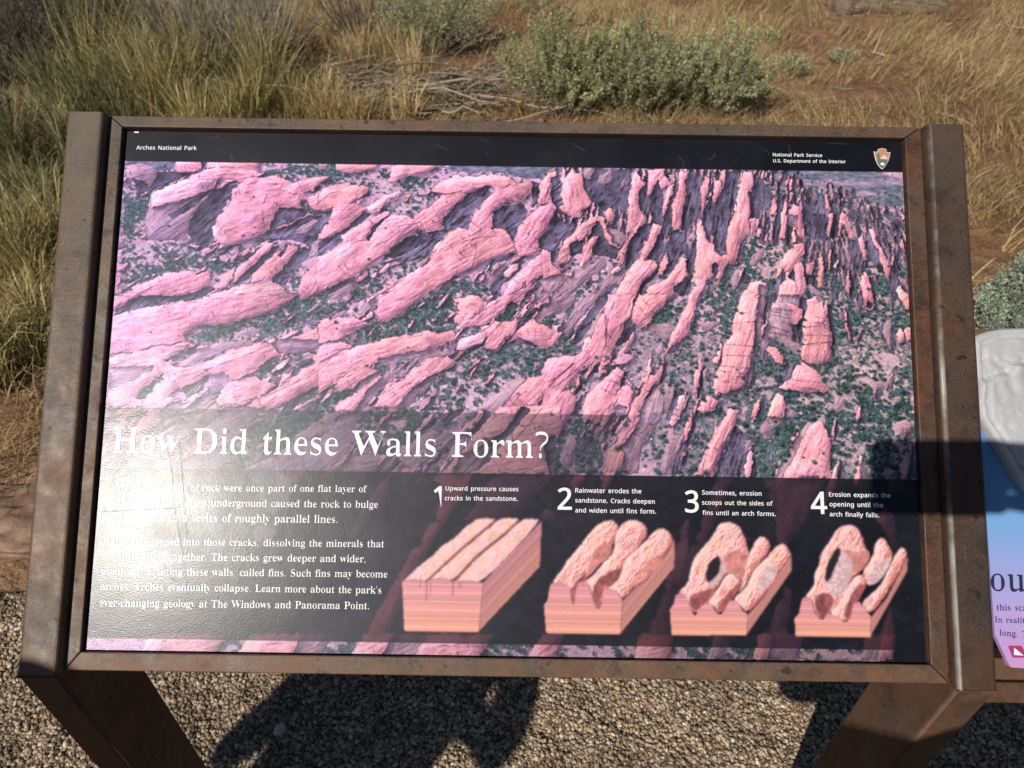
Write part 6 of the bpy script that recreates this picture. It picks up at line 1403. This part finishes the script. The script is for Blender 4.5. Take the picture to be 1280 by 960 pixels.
# a few larger stones one can tell apart
for (u, v, r, lab) in ((410, 860, .014, 'pale rounded pebble lying on the sunlit gravel under the lower left rail'), (722, 853, .011, 'small pale pebble on the gravel just under the middle of the lower rail'), (352, 918, .017, 'grey pebble at the edge of the big shadow on the gravel')):
    p = gp(u, v)
    me = stones('pebble', 1, (-.0001, .0001), (-.0001, .0001), r, r, [(.36, .31, .26)], int(u))
    o = obj('pebble', me, M_PEBBLE); o.location = (p.x, p.y, .002); tag(o, lab, 'pebble')
# dry stalk on the gravel
a, b = gp(952, 872, .022), gp(986, 884, .024)
def tube_mesh(name, chains, cols=None, sides=5):
    """chains: list of (points Nx3, radii N) swept into tubes"""
    V = []; F = []; C = []; o = 0
    for ci, (P, rad) in enumerate(chains):
        P = np.asarray(P, float); rad = np.asarray(rad, float); m = len(P)
        T = np.gradient(P, axis=0); T /= np.linalg.norm(T, axis=1)[:, None] + 1e-12
        ref = np.array([0, 0, 1.0]) if abs(T[0, 2]) < .9 else np.array([1.0, 0, 0])
        A = np.cross(T, ref); A /= np.linalg.norm(A, axis=1)[:, None] + 1e-12; B = np.cross(T, A)
        th = np.arange(sides) * 2 * math.pi / sides
        ring_ = P[:, None] + rad[:, None, None] * (np.cos(th)[None, :, None] * A[:, None] + np.sin(th)[None, :, None] * B[:, None])
        V.append(ring_.reshape(-1, 3))
        r_ = np.arange(m - 1)[:, None] * sides; s_ = np.arange(sides)[None, :]; s2 = (s_ + 1) % sides
        F.append((np.stack([r_ + s_, r_ + s2, r_ + sides + s2, r_ + sides + s_], -1) + o).reshape(-1, 4))
        if cols is not None: C.append(np.repeat(np.asarray(cols[ci])[None], m * sides, 0))
        o += m * sides
    me = mesh_np(name, np.concatenate(V), np.concatenate(F).ravel(), np.full(sum(len(f) for f in F), 4), True)
    if cols is not None: vcol(me, 'tint', np.concatenate(C))
    return me
tag(obj('dry_stalk', tube_mesh('dry_stalk', [(np.linspace(a, b, 5) + np.array([[0, 0, 0], [.001, .001, .001], [0, 0, .002], [.001, 0, .001], [0, 0, 0]]), [.0010, .0012, .0012, .001, .0006])], [(.55, .45, .30)]), M_TWIG), 'short pale straw stalk lying on the gravel left of the right leg', 'stalk')

# ---------------------------------------------------------------------------
# plants
def blades(name, base, h, w, lean, cols, seed, droop=.5, mat=None):
    """grass blades: base Nx3, heights N, lean directions; five vertices each"""
    rs = np.random.RandomState(seed); n = len(base)
    a = rs.uniform(0, 2 * math.pi, n)
    side = np.stack([np.cos(a), np.sin(a), np.zeros(n)], -1) * (w * .5)[:, None]
    up = np.array([0, 0, 1.0])
    m = base + up * (h * .5)[:, None] + lean * (h * .28)[:, None]
    q = base + up * (h * .82)[:, None] + lean * (h * (.62))[:, None]
    t = base + up * (h * (1.0 - droop * np.linalg.norm(lean, axis=1) * .45))[:, None] + lean * h[:, None]
    v = np.stack([base - side, base + side, m - side * .85, m + side * .85, q - side * .55, q + side * .55, t], 1)
    o = (np.arange(n) * 7)[:, None]
    f4 = np.concatenate([o + np.array([[0, 1, 3, 2]]), o + np.array([[2, 3, 5, 4]])], 0)
    f3 = o + np.array([[4, 5, 6]])
    ff = np.concatenate([f4.ravel(), f3.ravel()]); cc = np.concatenate([np.full(len(f4), 4), np.full(n, 3)])
    me = mesh_np(name, v.reshape(-1, 3), ff, cc)
    g = np.repeat(cols[:, None, :], 7, 1)
    vcol(me, 'tint', g.reshape(-1, 3))
    return me
STRAW = np.array([(.66, .49, .24), (.54, .40, .18), (.74, .58, .32), (.44, .32, .15)])
GOLD = np.array([(.52, .42, .18), (.40, .33, .13), (.66, .55, .28), (.30, .26, .11), (.20, .19, .08)])
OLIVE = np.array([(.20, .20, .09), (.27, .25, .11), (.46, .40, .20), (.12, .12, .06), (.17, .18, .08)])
def clump(name, x, y, r, h, n, pal, seed, lean=(0, 0), spread=.55, wid=.0042):
    rs = np.random.RandomState(seed)
    k = max(3, int(n / 160))                                     # tussocks inside the clump
    cx_ = rs.normal(0, .5, (k, 2)) * r
    w_ = rs.randint(0, k, n)
    off = rs.normal(0, .10, (n, 2)) * r + cx_[w_]
    base = np.c_[x + off, np.zeros(n)]; base[:, 2] = ground_h(base[:, 0], base[:, 1]) - .01
    out = (base[:, :2] - [x, y]) * 0
    d = rs.normal(0, spread * .6, (n, 2)) + (off - cx_[w_]) / (r * .25 + 1e-6) * .22 + np.array(lean)
    hh = h * rs.uniform(.45, 1.1, n) * (0.75 + .35 * rs.rand(k))[w_]
    cols = pal[rs.randint(0, len(pal), n)] * rs.uniform(.7, 1.2, (n, 1)) * (rs.uniform(.75, 1.2, (k, 1)))[w_]
    base[:, 1] += 0
    base += 0
    me = blades(name, base, hh, np.full(n, wid) * rs.uniform(.6, 1.3, n), np.c_[d, np.zeros(n)], cols, seed)
    return me
clump_args = [
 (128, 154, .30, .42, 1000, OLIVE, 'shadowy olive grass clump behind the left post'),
 (205, 150, .42, .66, 1900, GOLD, 'tall golden grass clump behind the top left corner of the sign'),
 (285, 152, .36, .42, 1500, GOLD, 'golden grass clump in front of the bare grey shrub'),
 (352, 154, .34, .34, 1300, GOLD, 'short bright grass clump above the left part of the upper rail'),
 (425, 154, .34, .30, 1100, STRAW, 'straw coloured grass clump left of the heap of dead twigs'),
 (60, 215, .30, .42, 1200, OLIVE, 'dark olive grass clump left of the left post, near its top'),
 (10, 262, .24, .30, 800, OLIVE, 'olive grass clump at the left edge, beside the top of the left post'),
 (52, 330, .24, .36, 1600, GOLD, 'golden drooping grass clump left of the left post, halfway up'),
 (2, 345, .20, .30, 1100, GOLD, 'golden grass clump at the left edge, halfway down the left post'),
 (22, 462, .17, .22, 1500, GOLD, 'low olive grass clump at the left edge, just above the bare soil'),
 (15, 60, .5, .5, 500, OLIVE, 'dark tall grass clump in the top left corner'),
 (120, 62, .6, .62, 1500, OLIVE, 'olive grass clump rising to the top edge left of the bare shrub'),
 (470, 95, .4, .35, 900, STRAW, 'pale grass tuft in front of the small sagebrush'),
]
for k, (u, v, r, h, n, pal, lab) in enumerate(clump_args):
    p = gp(u, v)
    o = obj('grass_clump', clump('grass_clump', 0, 0, r, h, n, pal, 100 + k), M_BLADE)
    o.location = (p.x, p.y, float(ground_h(np.array([p.x]), np.array([p.y]))[0]))
    tag(o, lab, 'grass clump', 'grass clumps behind the sign')
# dry grass scattered over the red soil: one uncountable cover
rs = np.random.RandomState(21)
N = 400000
x = rs.uniform(-6.5, 7.5, N); y = .75 + 8.0 * rs.rand(N) ** .8
dens = fbm(x * .9 + 60, y * .9 + 11, 4); d2 = fbm(x * 4.5 + 3, y * 4.5 + 8, 3)
vis = (np.abs(x) < .8 + y * .85)
hid = (y < 3.3) & (x > -.95 - y * .10) & (x < .98 + y * .16)
k = (((dens - .44) * 3.0 + (d2 - .5) * 2.6 + .42) > rs.rand(N)) & vis & ~hid
x, y, d2 = x[k], y[k], d2[k]; N = len(x)
base = np.c_[x, y, ground_h(x, y) - .004]
hh = rs.uniform(.035, .15, N) * (.5 + 1.1 * d2)
a = rs.uniform(0, 6.28, N); m = rs.uniform(.3, 1.7, N)
fl = fbm(x * 1.2 + 5, y * 1.2 + 50, 2) * 9
a = a * .45 + fl
pal = np.concatenate([STRAW, STRAW, np.array([(.26, .17, .09), (.32, .23, .13)])])
cols = pal[rs.randint(0, len(pal), N)] * rs.uniform(.6, 1.15, (N, 1))
lw = np.clip((-x - .6) / 1.5, 0, 1)[:, None]
cols = cols * (1 - .45 * lw) + GOLD[rs.randint(0, len(GOLD), N)] * .45 * lw
me = blades('dry_grass', base, hh, rs.uniform(.0018, .0046, N), np.c_[np.cos(a) * m, np.sin(a) * m, np.zeros(N)], cols, 33, .9)
tag(obj('dry_grass', me, M_BLADE), 'thin straw coloured dry grass lying over the red soil', 'grass', kind='stuff')
def shrub(x, y, r, h, nstem, nleaf, leafc, stemc, seed, leaf=(.007, .015), flat=.8, leafy=.35, stem_r=.004, upright=.7):
    """stems from one root with small leaves along their outer part; returns (foliage mesh, stem mesh)"""
    rs = np.random.RandomState(seed)
    chains = []; cols = []; LP = []; LD = []
    for s in range(nstem):
        a = rs.uniform(0, 6.28); q = math.sqrt(rs.rand())
        end = np.array([math.cos(a) * r * q, math.sin(a) * r * q * flat, h * (1.0 - .55 * q ** 2) * rs.uniform(.72, 1.06)])
        st = np.array([math.cos(a) * r * .18 * rs.rand(), math.sin(a) * r * .18 * rs.rand(), -.02])
        mid = st * .5 + end * .5 + np.array([math.cos(a), math.sin(a), 0]) * r * .16 * (1 - upright) + rs.normal(0, .03, 3) * r
        t = np.linspace(0, 1, 7)[:, None]
        P = st * (1 - t) ** 2 + mid * 2 * t * (1 - t) + end * t ** 2 + rs.normal(0, .012, (7, 3)) * r * t
        chains.append((P, np.linspace(stem_r, stem_r * .25, 7) * rs.uniform(.6, 1.2))); cols.append(np.array(stemc) * rs.uniform(.6, 1.3))
        for b in range(rs.randint(2, 5)):                        # side sprigs
            i0 = rs.randint(2, 6); p0 = P[i0]
            d = (P[6] - P[i0 - 1]); d /= np.linalg.norm(d) + 1e-9
            d = d + rs.normal(0, .45, 3) + np.array([0, 0, .25]); d /= np.linalg.norm(d)
            L_ = r * rs.uniform(.14, .34)
            Q = p0 + d * np.linspace(0, 1, 4)[:, None] * L_ + np.array([0, 0, 1]) * (np.linspace(0, 1, 4)[:, None] ** 2) * L_ * .25
            chains.append((Q, np.linspace(stem_r * .45, stem_r * .15, 4))); cols.append(np.array(stemc) * rs.uniform(.7, 1.4))
            if nleaf:
                m_ = rs.randint(nleaf // 2, nleaf + 1); tt_ = rs.rand(m_)[:, None]
                LP.append(p0 + (Q[-1] - p0) * tt_ + rs.normal(0, .006, (m_, 3))); LD.append(np.repeat(d[None], m_, 0))
        if nleaf:
            m_ = nleaf; tt_ = rs.uniform(leafy, 1, m_)
            idx = tt_ * 6; i0 = np.clip(idx.astype(int), 0, 5); f = (idx - i0)[:, None]
            LP.append(P[i0] * (1 - f) + P[i0 + 1] * f + rs.normal(0, .006, (m_, 3))); LD.append(P[i0 + 1] - P[i0])
    stem = tube_mesh('stem', chains, cols, 4)
    fol = None
    if nleaf:
        LP = np.concatenate(LP); LD = np.concatenate(LD); LD = LD / (np.linalg.norm(LD, axis=1)[:, None] + 1e-9)
        n = len(LP)
        d = LD + rs.normal(0, .55, (n, 3)); d /= np.linalg.norm(d, axis=1)[:, None]
        sd = np.cross(d, rs.normal(0, 1, (n, 3))); sd /= np.linalg.norm(sd, axis=1)[:, None] + 1e-9
        ln = rs.uniform(*leaf, n)[:, None]; wd = ln * rs.uniform(.22, .38, (n, 1))
        v = np.stack([LP, LP + d * ln * .5 + sd * wd, LP + d * ln, LP + d * ln * .5 - sd * wd], 1).reshape(-1, 3)
        fol = mesh_np('foliage', v, np.arange(n * 4), np.full(n, 4))
        pal = np.array(leafc)
        tuft = rs.uniform(.55, 1.3, (64, 1))
        c = pal[rs.randint(0, len(pal), n)] * rs.uniform(.72, 1.22, (n, 1)) * tuft[(np.arange(n) // max(1, n // 64)) % 64]
        vcol(fol, 'tint', np.repeat(c, 4, 0))
    return fol, stem
SAGE = [(.36, .38, .20), (.43, .45, .25), (.30, .33, .16), (.47, .48, .30), (.42, .44, .18)]
SAGE_Y = [(.47, .49, .17), (.40, .43, .17), (.52, .53, .25), (.37, .39, .19)]
SAGE_B = [(.30, .35, .26), (.36, .41, .31), (.25, .31, .22), (.41, .43, .34)]
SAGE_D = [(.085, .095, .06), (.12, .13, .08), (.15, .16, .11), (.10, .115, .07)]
def bush(name, u, v, r, h, ns, nl, lc, sc, seed, label, cat='bush', group=None, dy=0.0, **kw):
    p = gp(u, v); p.y += dy
    root = empty(name, (p.x, p.y, float(ground_h(np.array([p.x]), np.array([p.y]))[0])))
    fol, st = shrub(0, 0, r, h, ns, nl, lc, sc, seed, **kw)
    if fol: obj('foliage', fol, M_LEAF, root)
    obj('stem', st, M_TWIG, root)
    return tag(root, label, cat, group)
G_S = 'sagebrush clumps behind the sign'
bush('sagebrush', 705, 150, .40, .66, 100, 84, SAGE_Y + SAGE, (.20, .16, .12), 51, 'yellow green leafy sagebrush, left one of the bushes right behind the upper rail', group=G_S, dy=.10)
bush('sagebrush', 800, 156, .38, .56, 105, 80, SAGE, (.19, .15, .12), 52, 'grey green sagebrush in the middle of the bushes right behind the upper rail', group=G_S, dy=.12)
bush('sagebrush', 895, 152, .36, .50, 100, 80, SAGE, (.19, .15, .12), 53, 'grey green sagebrush, right one of the bushes right behind the upper rail', group=G_S, dy=.08)
bush('sagebrush', 540, 66, .55, .52, 120, 44, SAGE, (.22, .18, .14), 54, 'rounded grey green sagebrush farther off, above the heap of dead twigs', group=G_S)
bush('sagebrush', 1252, 420, .17, .40, 120, 70, SAGE_B, (.22, .20, .16), 55, 'feathery blue grey sagebrush right of the right post', group=G_S, leaf=(.006, .014), upright=.9)
bush('sagebrush', 1288, 408, .16, .44, 100, 70, SAGE_B, (.22, .20, .16), 56, 'tall blue grey sagebrush cut off by the right edge of the photo', group=G_S, leaf=(.006, .014), upright=.9)
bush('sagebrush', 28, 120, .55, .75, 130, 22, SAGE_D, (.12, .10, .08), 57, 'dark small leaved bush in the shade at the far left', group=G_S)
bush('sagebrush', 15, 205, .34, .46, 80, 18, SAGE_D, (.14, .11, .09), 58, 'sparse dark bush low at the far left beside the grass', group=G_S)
bush('bare_shrub', 285, 112, .55, .85, 190, 0, None, (.27, .24, .21), 59, 'bare grey twiggy shrub at the top edge above the golden grass', 'shrub', stem_r=.006, upright=.9)
bush('bare_shrub', 345, 70, .45, .75, 80, 0, None, (.25, .22, .19), 60, 'smaller bare dark shrub right of the grey twiggy one', 'shrub', stem_r=.005, upright=.8)
for k, (u, v, r, h, ns, lab) in enumerate(((832, 74, .16, .20, 34, 'small green tuft on the red soil above the right sagebrush'), (988, 92, .14, .15, 30, 'small grey green tuft alone on the dry grass left of the log'), (1052, 78, .12, .13, 26, 'small grey green tuft below the log'),
        (958, 52, .13, .13, 24, 'tiny dark tuft between the log and the sagebrush'), (948, 210, .10, .10, 20, 'low grey tuft behind the upper rail near the right corner'), (672, 12, .2, .2, 30, 'dark tuft at the top edge above the sagebrush'))):
    bush('plant_tuft', u, v, r, h, ns, 14, SAGE, (.2, .17, .13), 80 + k, lab, 'plant', 'small plants on the dry slope', leaf=(.008, .016))
# heap of dead twigs
rs = np.random.RandomState(77)
c = gp(535, 128)
ch = []; cl = []
for s in range(260):
    a = rs.normal(.15, .75); L_ = rs.uniform(.15, .85)
    p0 = np.array([rs.normal(0, .50), rs.normal(0, .20), rs.uniform(.01, .16)])
    d = np.array([math.cos(a), math.sin(a) * .6, rs.normal(.05, .16)])
    t = np.linspace(-.5, .5, 6)[:, None]
    P = p0 + d * t * L_ + rs.normal(0, .010, (6, 3)) + np.array([0, 0, 1]) * (.25 - t ** 2) * L_ * rs.uniform(-.1, .25)
    P[:, 2] = np.clip(P[:, 2], 0, None)
    r0 = rs.uniform(.0025, .0085)
    ch.append((P, np.linspace(r0, r0 * .4, 6))); cl.append(np.array((.30, .24, .18)) * rs.uniform(.45, 1.35))
o = obj('twig_heap', tube_mesh('twig_heap', ch, cl, 5), M_TWIG); o.location = (c.x, c.y, float(ground_h(np.array([c.x]), np.array([c.y]))[0]))
tag(o, 'tangled heap of dead grey twigs on the ground behind the upper rail', 'twigs', kind='stuff')
# weathered log
a = np.array(gp(1044, 22)); b = np.array(gp(1176, 19)); 
t = np.linspace(0, 1, 22)[:, None]
P = a * (1 - t) + b * t; P[:, 2] = .065 + .01 * np.sin(t[:, 0] * 9); P[:, 1] += .03 * np.sin(t[:, 0] * 5)
rad = (.078 - .035 * t[:, 0]) * (1 + .10 * np.sin(t[:, 0] * 23) + .08 * np.sin(t[:, 0] * 41)); 
P = np.concatenate([P[:1], P, P[-1:]]); rad = np.concatenate([[.004], rad, [.004]])
me = tube_mesh('log', [(P, rad)], [(.30, .225, .16)], 18)
vv = np.zeros(len(me.vertices) * 3, np.float32); me.vertices.foreach_get('co', vv); vv = vv.reshape(-1, 3)
ax_ = (b - a) / np.linalg.norm(b - a)
al_ = (vv - a) @ ax_; cr_ = np.arctan2(vv[:, 2] - .065, (vv - a) @ np.cross(ax_, [0, 0, 1]))
vv += ((fbm(al_ * 3 + 20, cr_ * 5 + 20, 3) - .5) * .085)[:, None] * np.c_[np.zeros(len(vv)), -np.cos(cr_), np.sin(cr_)]
me.vertices.foreach_set('co', vv.ravel()); me.update()
def mat_log():
    k = NT('weathered_wood')
    ang = math.atan2(ax_[1], ax_[0])
    v = k.coord('Object', scale=(3, 40, 40), rot=(0, 0, -ang))
    n1 = k.noise(3, 5, .65, v)
    k.set(Base_Color=k.ramp(n1, [(.38, (.05, .035, .025)), (.48, (.20, .14, .095)), (.62, (.36, .28, .21))]), Roughness=.9)
    k.bump(n1, .8, .02)
    return k.m
tag(obj('log', me, mat_log()), 'weathered fallen log lying on the red soil at the top right', 'log')
ch = []; cl = []
for s in range(9):
    q = a * (1 - s / 9) + b * (s / 9) + rs.normal(0, .12, 3); q[2] = .02
    d = rs.normal(0, 1, 3) * np.array([.35, .2, .05]); ch.append((q + d * np.linspace(0, 1, 5)[:, None], np.linspace(.007, .003, 5))); cl.append(np.array((.34, .27, .2)) * rs.uniform(.6, 1.2))
o = obj('fallen_twigs', tube_mesh('fallen_twigs', ch, cl, 5), M_TWIG); tag(o, 'loose dead twigs scattered around the fallen log', 'twigs', kind='stuff')

# litter on the slope: dead sticks and small stones
ch = []; cl = []
for s in range(260):
    x = rs.uniform(-4, 5.5); y = rs.uniform(1.2, 7.5)
    if abs(x) > .9 + y * .8 or ((y < 3.2) and abs(x) < 1.1): continue
    a = rs.uniform(0, 6.28); L_ = rs.uniform(.05, .30); z = float(ground_h(np.array([x]), np.array([y]))[0]) + .012
    t = np.linspace(-.5, .5, 4)[:, None]
    ch.append((np.array([x, y, z]) + np.array([math.cos(a), math.sin(a), rs.normal(0, .08)]) * t * L_ + rs.normal(0, .006, (4, 3)), np.linspace(.0045, .002, 4) * rs.uniform(.6, 1.3))); cl.append(np.array((.36, .29, .22)) * rs.uniform(.4, 1.5))
tag(obj('stick_litter', tube_mesh('stick_litter', ch, cl, 4), M_TWIG), 'small dead sticks littered over the dry slope', 'twigs', kind='stuff')
me = stones('slope_stones', 2600, (-5, 6), (.72, 7.5), .006, .030, [(.19, .105, .06), (.23, .14, .09), (.16, .09, .055)], 9, 0, lambda x, y: (np.abs(x) < .9 + y * .8) & ~((y < 3.2) & (np.abs(x) < 1.0)))
vz = np.zeros(len(me.vertices) * 3, np.float32); me.vertices.foreach_get('co', vz); vz = vz.reshape(-1, 3); vz[:, 2] += ground_h(vz[:, 0], vz[:, 1]) - .010; me.vertices.foreach_set('co', vz.ravel()); me.update()
tag(obj('slope_stones', me, M_PEBBLE), 'small reddish stones scattered over the soil', 'stones', kind='stuff')

# more woody growth in the shaded upper left
bush('bare_shrub', 165, 60, .55, .75, 110, 0, None, (.16, .13, .11), 161, 'dark woody shrub at the top edge between the left grass and the grey twigs', 'shrub', stem_r=.006, upright=.7)
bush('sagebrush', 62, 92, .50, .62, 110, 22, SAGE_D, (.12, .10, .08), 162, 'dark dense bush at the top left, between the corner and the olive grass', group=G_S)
bush('bare_shrub', 455, 60, .40, .45, 70, 0, None, (.12, .095, .08), 163, 'low dark dead shrub left of the farther rounded sagebrush', 'shrub', stem_r=.006, upright=.5)
# flat sandstone slab by the edge of the path
p = gp(2, 655)
bm = bmesh.new(); bmesh.ops.create_icosphere(bm, subdivisions=5, radius=1)
for q in bm.verts:
    c_ = q.co.copy()
    n_ = float(fbm(np.array([c_.x * 2.2 + 30]), np.array([c_.y * 2.2 + c_.z + 20]), 5)[0]) - .5
    b_ = math.floor((c_.z + n_ * .5) * 5) / 5
    q.co = Vector((c_.x * .34 * (1 + n_ * .5), c_.y * .13 * (1 + n_ * .7), (c_.z * .6 + b_ * .4) * .045 + n_ * .060))
me = from_bm('flat_rock', bm, True)
def mat_slab():
    k = NT('pink_sandstone'); v = k.coord('Object')
    n = k.noise(24, 5, .65, v)
    c = k.ramp(k.noise(6, 4, .6, v), [(.35, (.19, .105, .065)), (.65, (.30, .19, .13))])
    c = k.mix(1.0, c, k.ramp(n, [(.3, .7), (.7, 1.15)]), 'MULTIPLY')
    k.set(Base_Color=c, Roughness=.9); k.bump(n, .7, .01); return k.m
o = obj('flat_rock', me, mat_slab()); o.location = (p.x, p.y, .018)
tag(o, 'flat pinkish sandstone slab at the left edge, beside the gravel path', 'rock')

# ---------------------------------------------------------------------------
# two visitors standing on the path: their shadows fall under and beside the sign
def skin_body(name, V, E, rad, mats, zcut):
    me = bpy.data.meshes.new(name + '_skeleton'); me.from_pydata([tuple(v) for v in V], E, [])
    o = bpy.data.objects.new(name + '_skeleton', me); COL.objects.link(o)
    md = o.modifiers.new('skin', 'SKIN'); md.use_smooth_shade = True; md.branch_smoothing = .3
    for i, s in enumerate(me.skin_vertices[0].data):
        s.radius = rad[i] if isinstance(rad[i], tuple) else (rad[i], rad[i]); s.use_root = (i == 0)
    ss = o.modifiers.new('sub', 'SUBSURF'); ss.levels = 2; ss.render_levels = 2
    bpy.context.view_layer.update()
    out = bpy.data.meshes.new_from_object(o.evaluated_get(bpy.context.evaluated_depsgraph_get()))
    bpy.data.objects.remove(o)
    out.name = name; out.materials.clear()
    for m in mats: out.materials.append(m)
    for p in out.polygons: p.material_index = zcut(p.center); p.use_smooth = True
    return out
M_SKIN = mat_plain('skin', (.45, .27, .19), .5, None, .06); M_DENIM = mat_plain('denim', (.045, .06, .10), .9, (300, .3, .001)); M_SHOE = mat_plain('shoe_leather', (.06, .045, .035), .6)
M_HAIR = mat_plain('dark_hair', (.035, .022, .015), .5, (200, .6, .004))
def person(label, x, y, H, shirt, arms, bulk=1.0, fingers_right=None):
    """upright figure facing +Y; arms = (left elbow, left hand, right elbow, right hand) in world space"""
    s = H / 1.70
    V = []; Rr = []; E = []
    def add(p, r, parent=None, absl=False):
        V.append(Vector(p) if absl else Vector((x + p[0] * s, y + p[1] * s, p[2] * s))); Rr.append(tuple(q * s for q in r) if isinstance(r, tuple) else r * s)
        if parent is not None: E.append((parent, len(V) - 1))
        return len(V) - 1
    pel = add((0, 0, .95), (.155 * bulk, .115)); bel = add((0, .01, 1.08), (.140 * bulk, .105), pel); chs = add((0, .0, 1.25), (.155 * bulk, .115), bel); nb_ = add((0, -.01, 1.39), (.10, .08), chs)
    nk = add((0, 0, 1.46), .055, nb_); jaw = add((0, .02, 1.53), (.066, .078), nk); hd = add((0, .01, 1.61), (.078, .094), jaw); add((0, 0, 1.665), (.060, .070), hd)
    hands = []
    for sd, el, ha in ((-1, arms[0], arms[1]), (1, arms[2], arms[3])):
        hp = add((sd * .095, 0, .88), .092, pel); kn = add((sd * .105, .015, .50), .060, hp); an = add((sd * .11, -.02, .10), .042, kn); add((sd * .125, .13, .035), (.045, .030), an); 
        sh = add((sd * .185, -.01, 1.385), .062, nb_)
        e = add(el, .043, sh, True); V[-1] = Vector(el)
        w = add(ha, .029, e, True)
        d = (Vector(ha) - Vector(el)).normalized()
        palm = add(tuple(Vector(ha) + d * .05 * s), (.040, .020), w, True)
        side = d.cross(Vector((0, 0, 1))).normalized() if fingers_right is None or sd < 0 else fingers_right[0]
        curl = Vector((0, 0, -1)) if fingers_right is None or sd < 0 else fingers_right[1]
        for f in range(4):
            b = Vector(ha) + d * .095 * s + side * (f - 1.5) * .0185 * s
            L_ = (.036, .042, .040, .031)[f] * s
            k1 = add(tuple(b), .0125, palm, True); k2 = add(tuple(b + (d * .8 + curl * .6).normalized() * L_), .0115, k1, True); add(tuple(V[-1] + (d * .1 + curl).normalized() * L_ * .75), .0100, k2, True)
        b = Vector(ha) + d * .03 * s - side * .040 * s
        t1 = add(tuple(b), .0115, palm, True); add(tuple(b + (d * .8 - side * .5 + curl * .3).normalized() * .045 * s), .0095, t1, True)
        hands.append(Vector(ha))
    def zone(c):
        z = c.z
        if min((c - h).length for h in hands) < .125 * s and (z > 1.0 * s or True): return 0
        if z > 1.425 * s and (c - Vector((x, y, 1.56 * s))).length < .20 * s: return 0
        if z < .075 * s: return 3
        if z < .95 * s and abs(c.x - x) < .24 * s: return 2
        return 1
    me = skin_body('person', V, E, Rr, [M_SKIN, shirt, M_DENIM, M_SHOE], zone)
    o = obj('person', me); tag(o, label, 'person')
    # face and hair
    hc = Vector((x, y + .012 * s, 1.60 * s))
    bm = bmesh.new()
    bmesh.ops.create_uvsphere(bm, u_segments=20, v_segments=12, radius=1, matrix=Matrix.Translation(hc + Vector((0, -.012 * s, .022 * s))) @ Matrix.Diagonal((.090 * s, .104 * s, .098 * s, 1)))
    bmesh.ops.delete(bm, geom=[v for v in bm.verts if v.co.y > hc.y + .040 * s and v.co.z < hc.z + .05 * s or v.co.z < hc.z - .07 * s], context='VERTS')
    obj('hair', from_bm('hair', bm, True), M_HAIR, o)
    bm = bmesh.new()
    bmesh.ops.create_cone(bm, cap_ends=True, segments=10, radius1=.015 * s, radius2=.006 * s, depth=.04 * s, matrix=Matrix.Translation(hc + Vector((0, .088 * s, -.01 * s))) @ Matrix.Rotation(R(-20), 4, 'X'))
    obj('nose', from_bm('nose', bm, True), M_SKIN, o)
    for sd in (-1, 1):
        bm = bmesh.new(); bmesh.ops.create_uvsphere(bm, u_segments=10, v_segments=8, radius=.011 * s, matrix=Matrix.Translation(hc + Vector((sd * .031 * s, .080 * s, .012 * s))))
        obj('eye', from_bm('eye', bm, True), mat_plain('eye_white', (.6, .58, .55), .3) if sd < 0 else bpy.data.materials['eye_white'], o)
        bm = bmesh.new(); bmesh.ops.create_uvsphere(bm, u_segments=10, v_segments=8, radius=1, matrix=Matrix.Translation(hc + Vector((sd * .083 * s, .0, -.005 * s))) @ Matrix.Diagonal((.010 * s, .018 * s, .030 * s, 1)))
        obj('ear', from_bm('ear', bm, True), M_SKIN, o)
    bm = bmesh.new(); bmesh.ops.create_uvsphere(bm, u_segments=10, v_segments=8, radius=1, matrix=Matrix.Translation(hc + Vector((0, .085 * s, -.052 * s))) @ Matrix.Diagonal((.024 * s, .008 * s, .006 * s, 1)))
    obj('mouth', from_bm('mouth', bm, True), mat_plain('lip', (.38, .15, .13), .4), o)
    return o
def cp(x, y, z=0.0): return CAM + CAM_R @ Vector((x, -y, z))      # camera-side position: right, down, back (metres)
px, py = -1.06, -.85
person('visitor in a grey shirt whose shadow lies on the gravel under the sign', px, py, 1.525, mat_plain('grey_shirt', (.22, .22, .24), .9),
       ((px - .27, py - .02, 1.0), (px - .12, py + .19, .99), (px + .30, py - .01, 1.0), (px + .13, py + .17, 1.01)), bulk=1.6)
hand = cp(.235, .150, .050)
px2, py2 = .215, -.80
fr = ((CAM_R @ Vector((0, -1, 0))), (CAM_R @ Vector((-1, 0, -.35))).normalized())
person('visitor in a dark blue shirt holding up the phone that takes the picture', px2, py2, 1.70, mat_plain('blue_shirt', (.05, .07, .14), .9),
       ((px2 - .42, py2 + .02, 1.08), (px2 - .19, py2 + .15, .97), tuple(cp(.47, .40, .10)), tuple(hand)), fingers_right=fr)
# the phone, just behind the lens point
def rrect(w, h, r, n=6):
    p = []
    for cx_, cy_, a0 in ((w - r, h - r, 0), (r, h - r, 90), (r, r, 180), (w - r, r, 270)):
        for k in range(n + 1):
            a = R(a0 + 90 * k / n); p.append((cx_ + r * math.cos(a), cy_ + r * math.sin(a)))
    return p
PH_X, PH_Y, PH_W, PH_H = -.022, .025, .152, .083
ph = [(PH_X + a, -(PH_Y + PH_H - b), .010) for a, b in rrect(PH_W, PH_H, .010)]
pho = obj('phone', from_bm('phone', prism(ph, (0, 0, .008), .0012, 2)), mat_plain('phone_shell', (.03, .03, .035), .35))
pho.matrix_world = cam.matrix_world.copy(); tag(pho, 'dark phone held up by a visitor, casting the block of shadow on the right post', 'phone')
scr = [(PH_X + .003 + a, -(PH_Y + PH_H - .003 - b), .0183) for a, b in rrect(PH_W - .006, PH_H - .006, .008)]
obj('screen', from_bm('screen', prism(scr, (0, 0, .0004))), mat_plain('screen_glass', (.02, .02, .025), .1), pho)
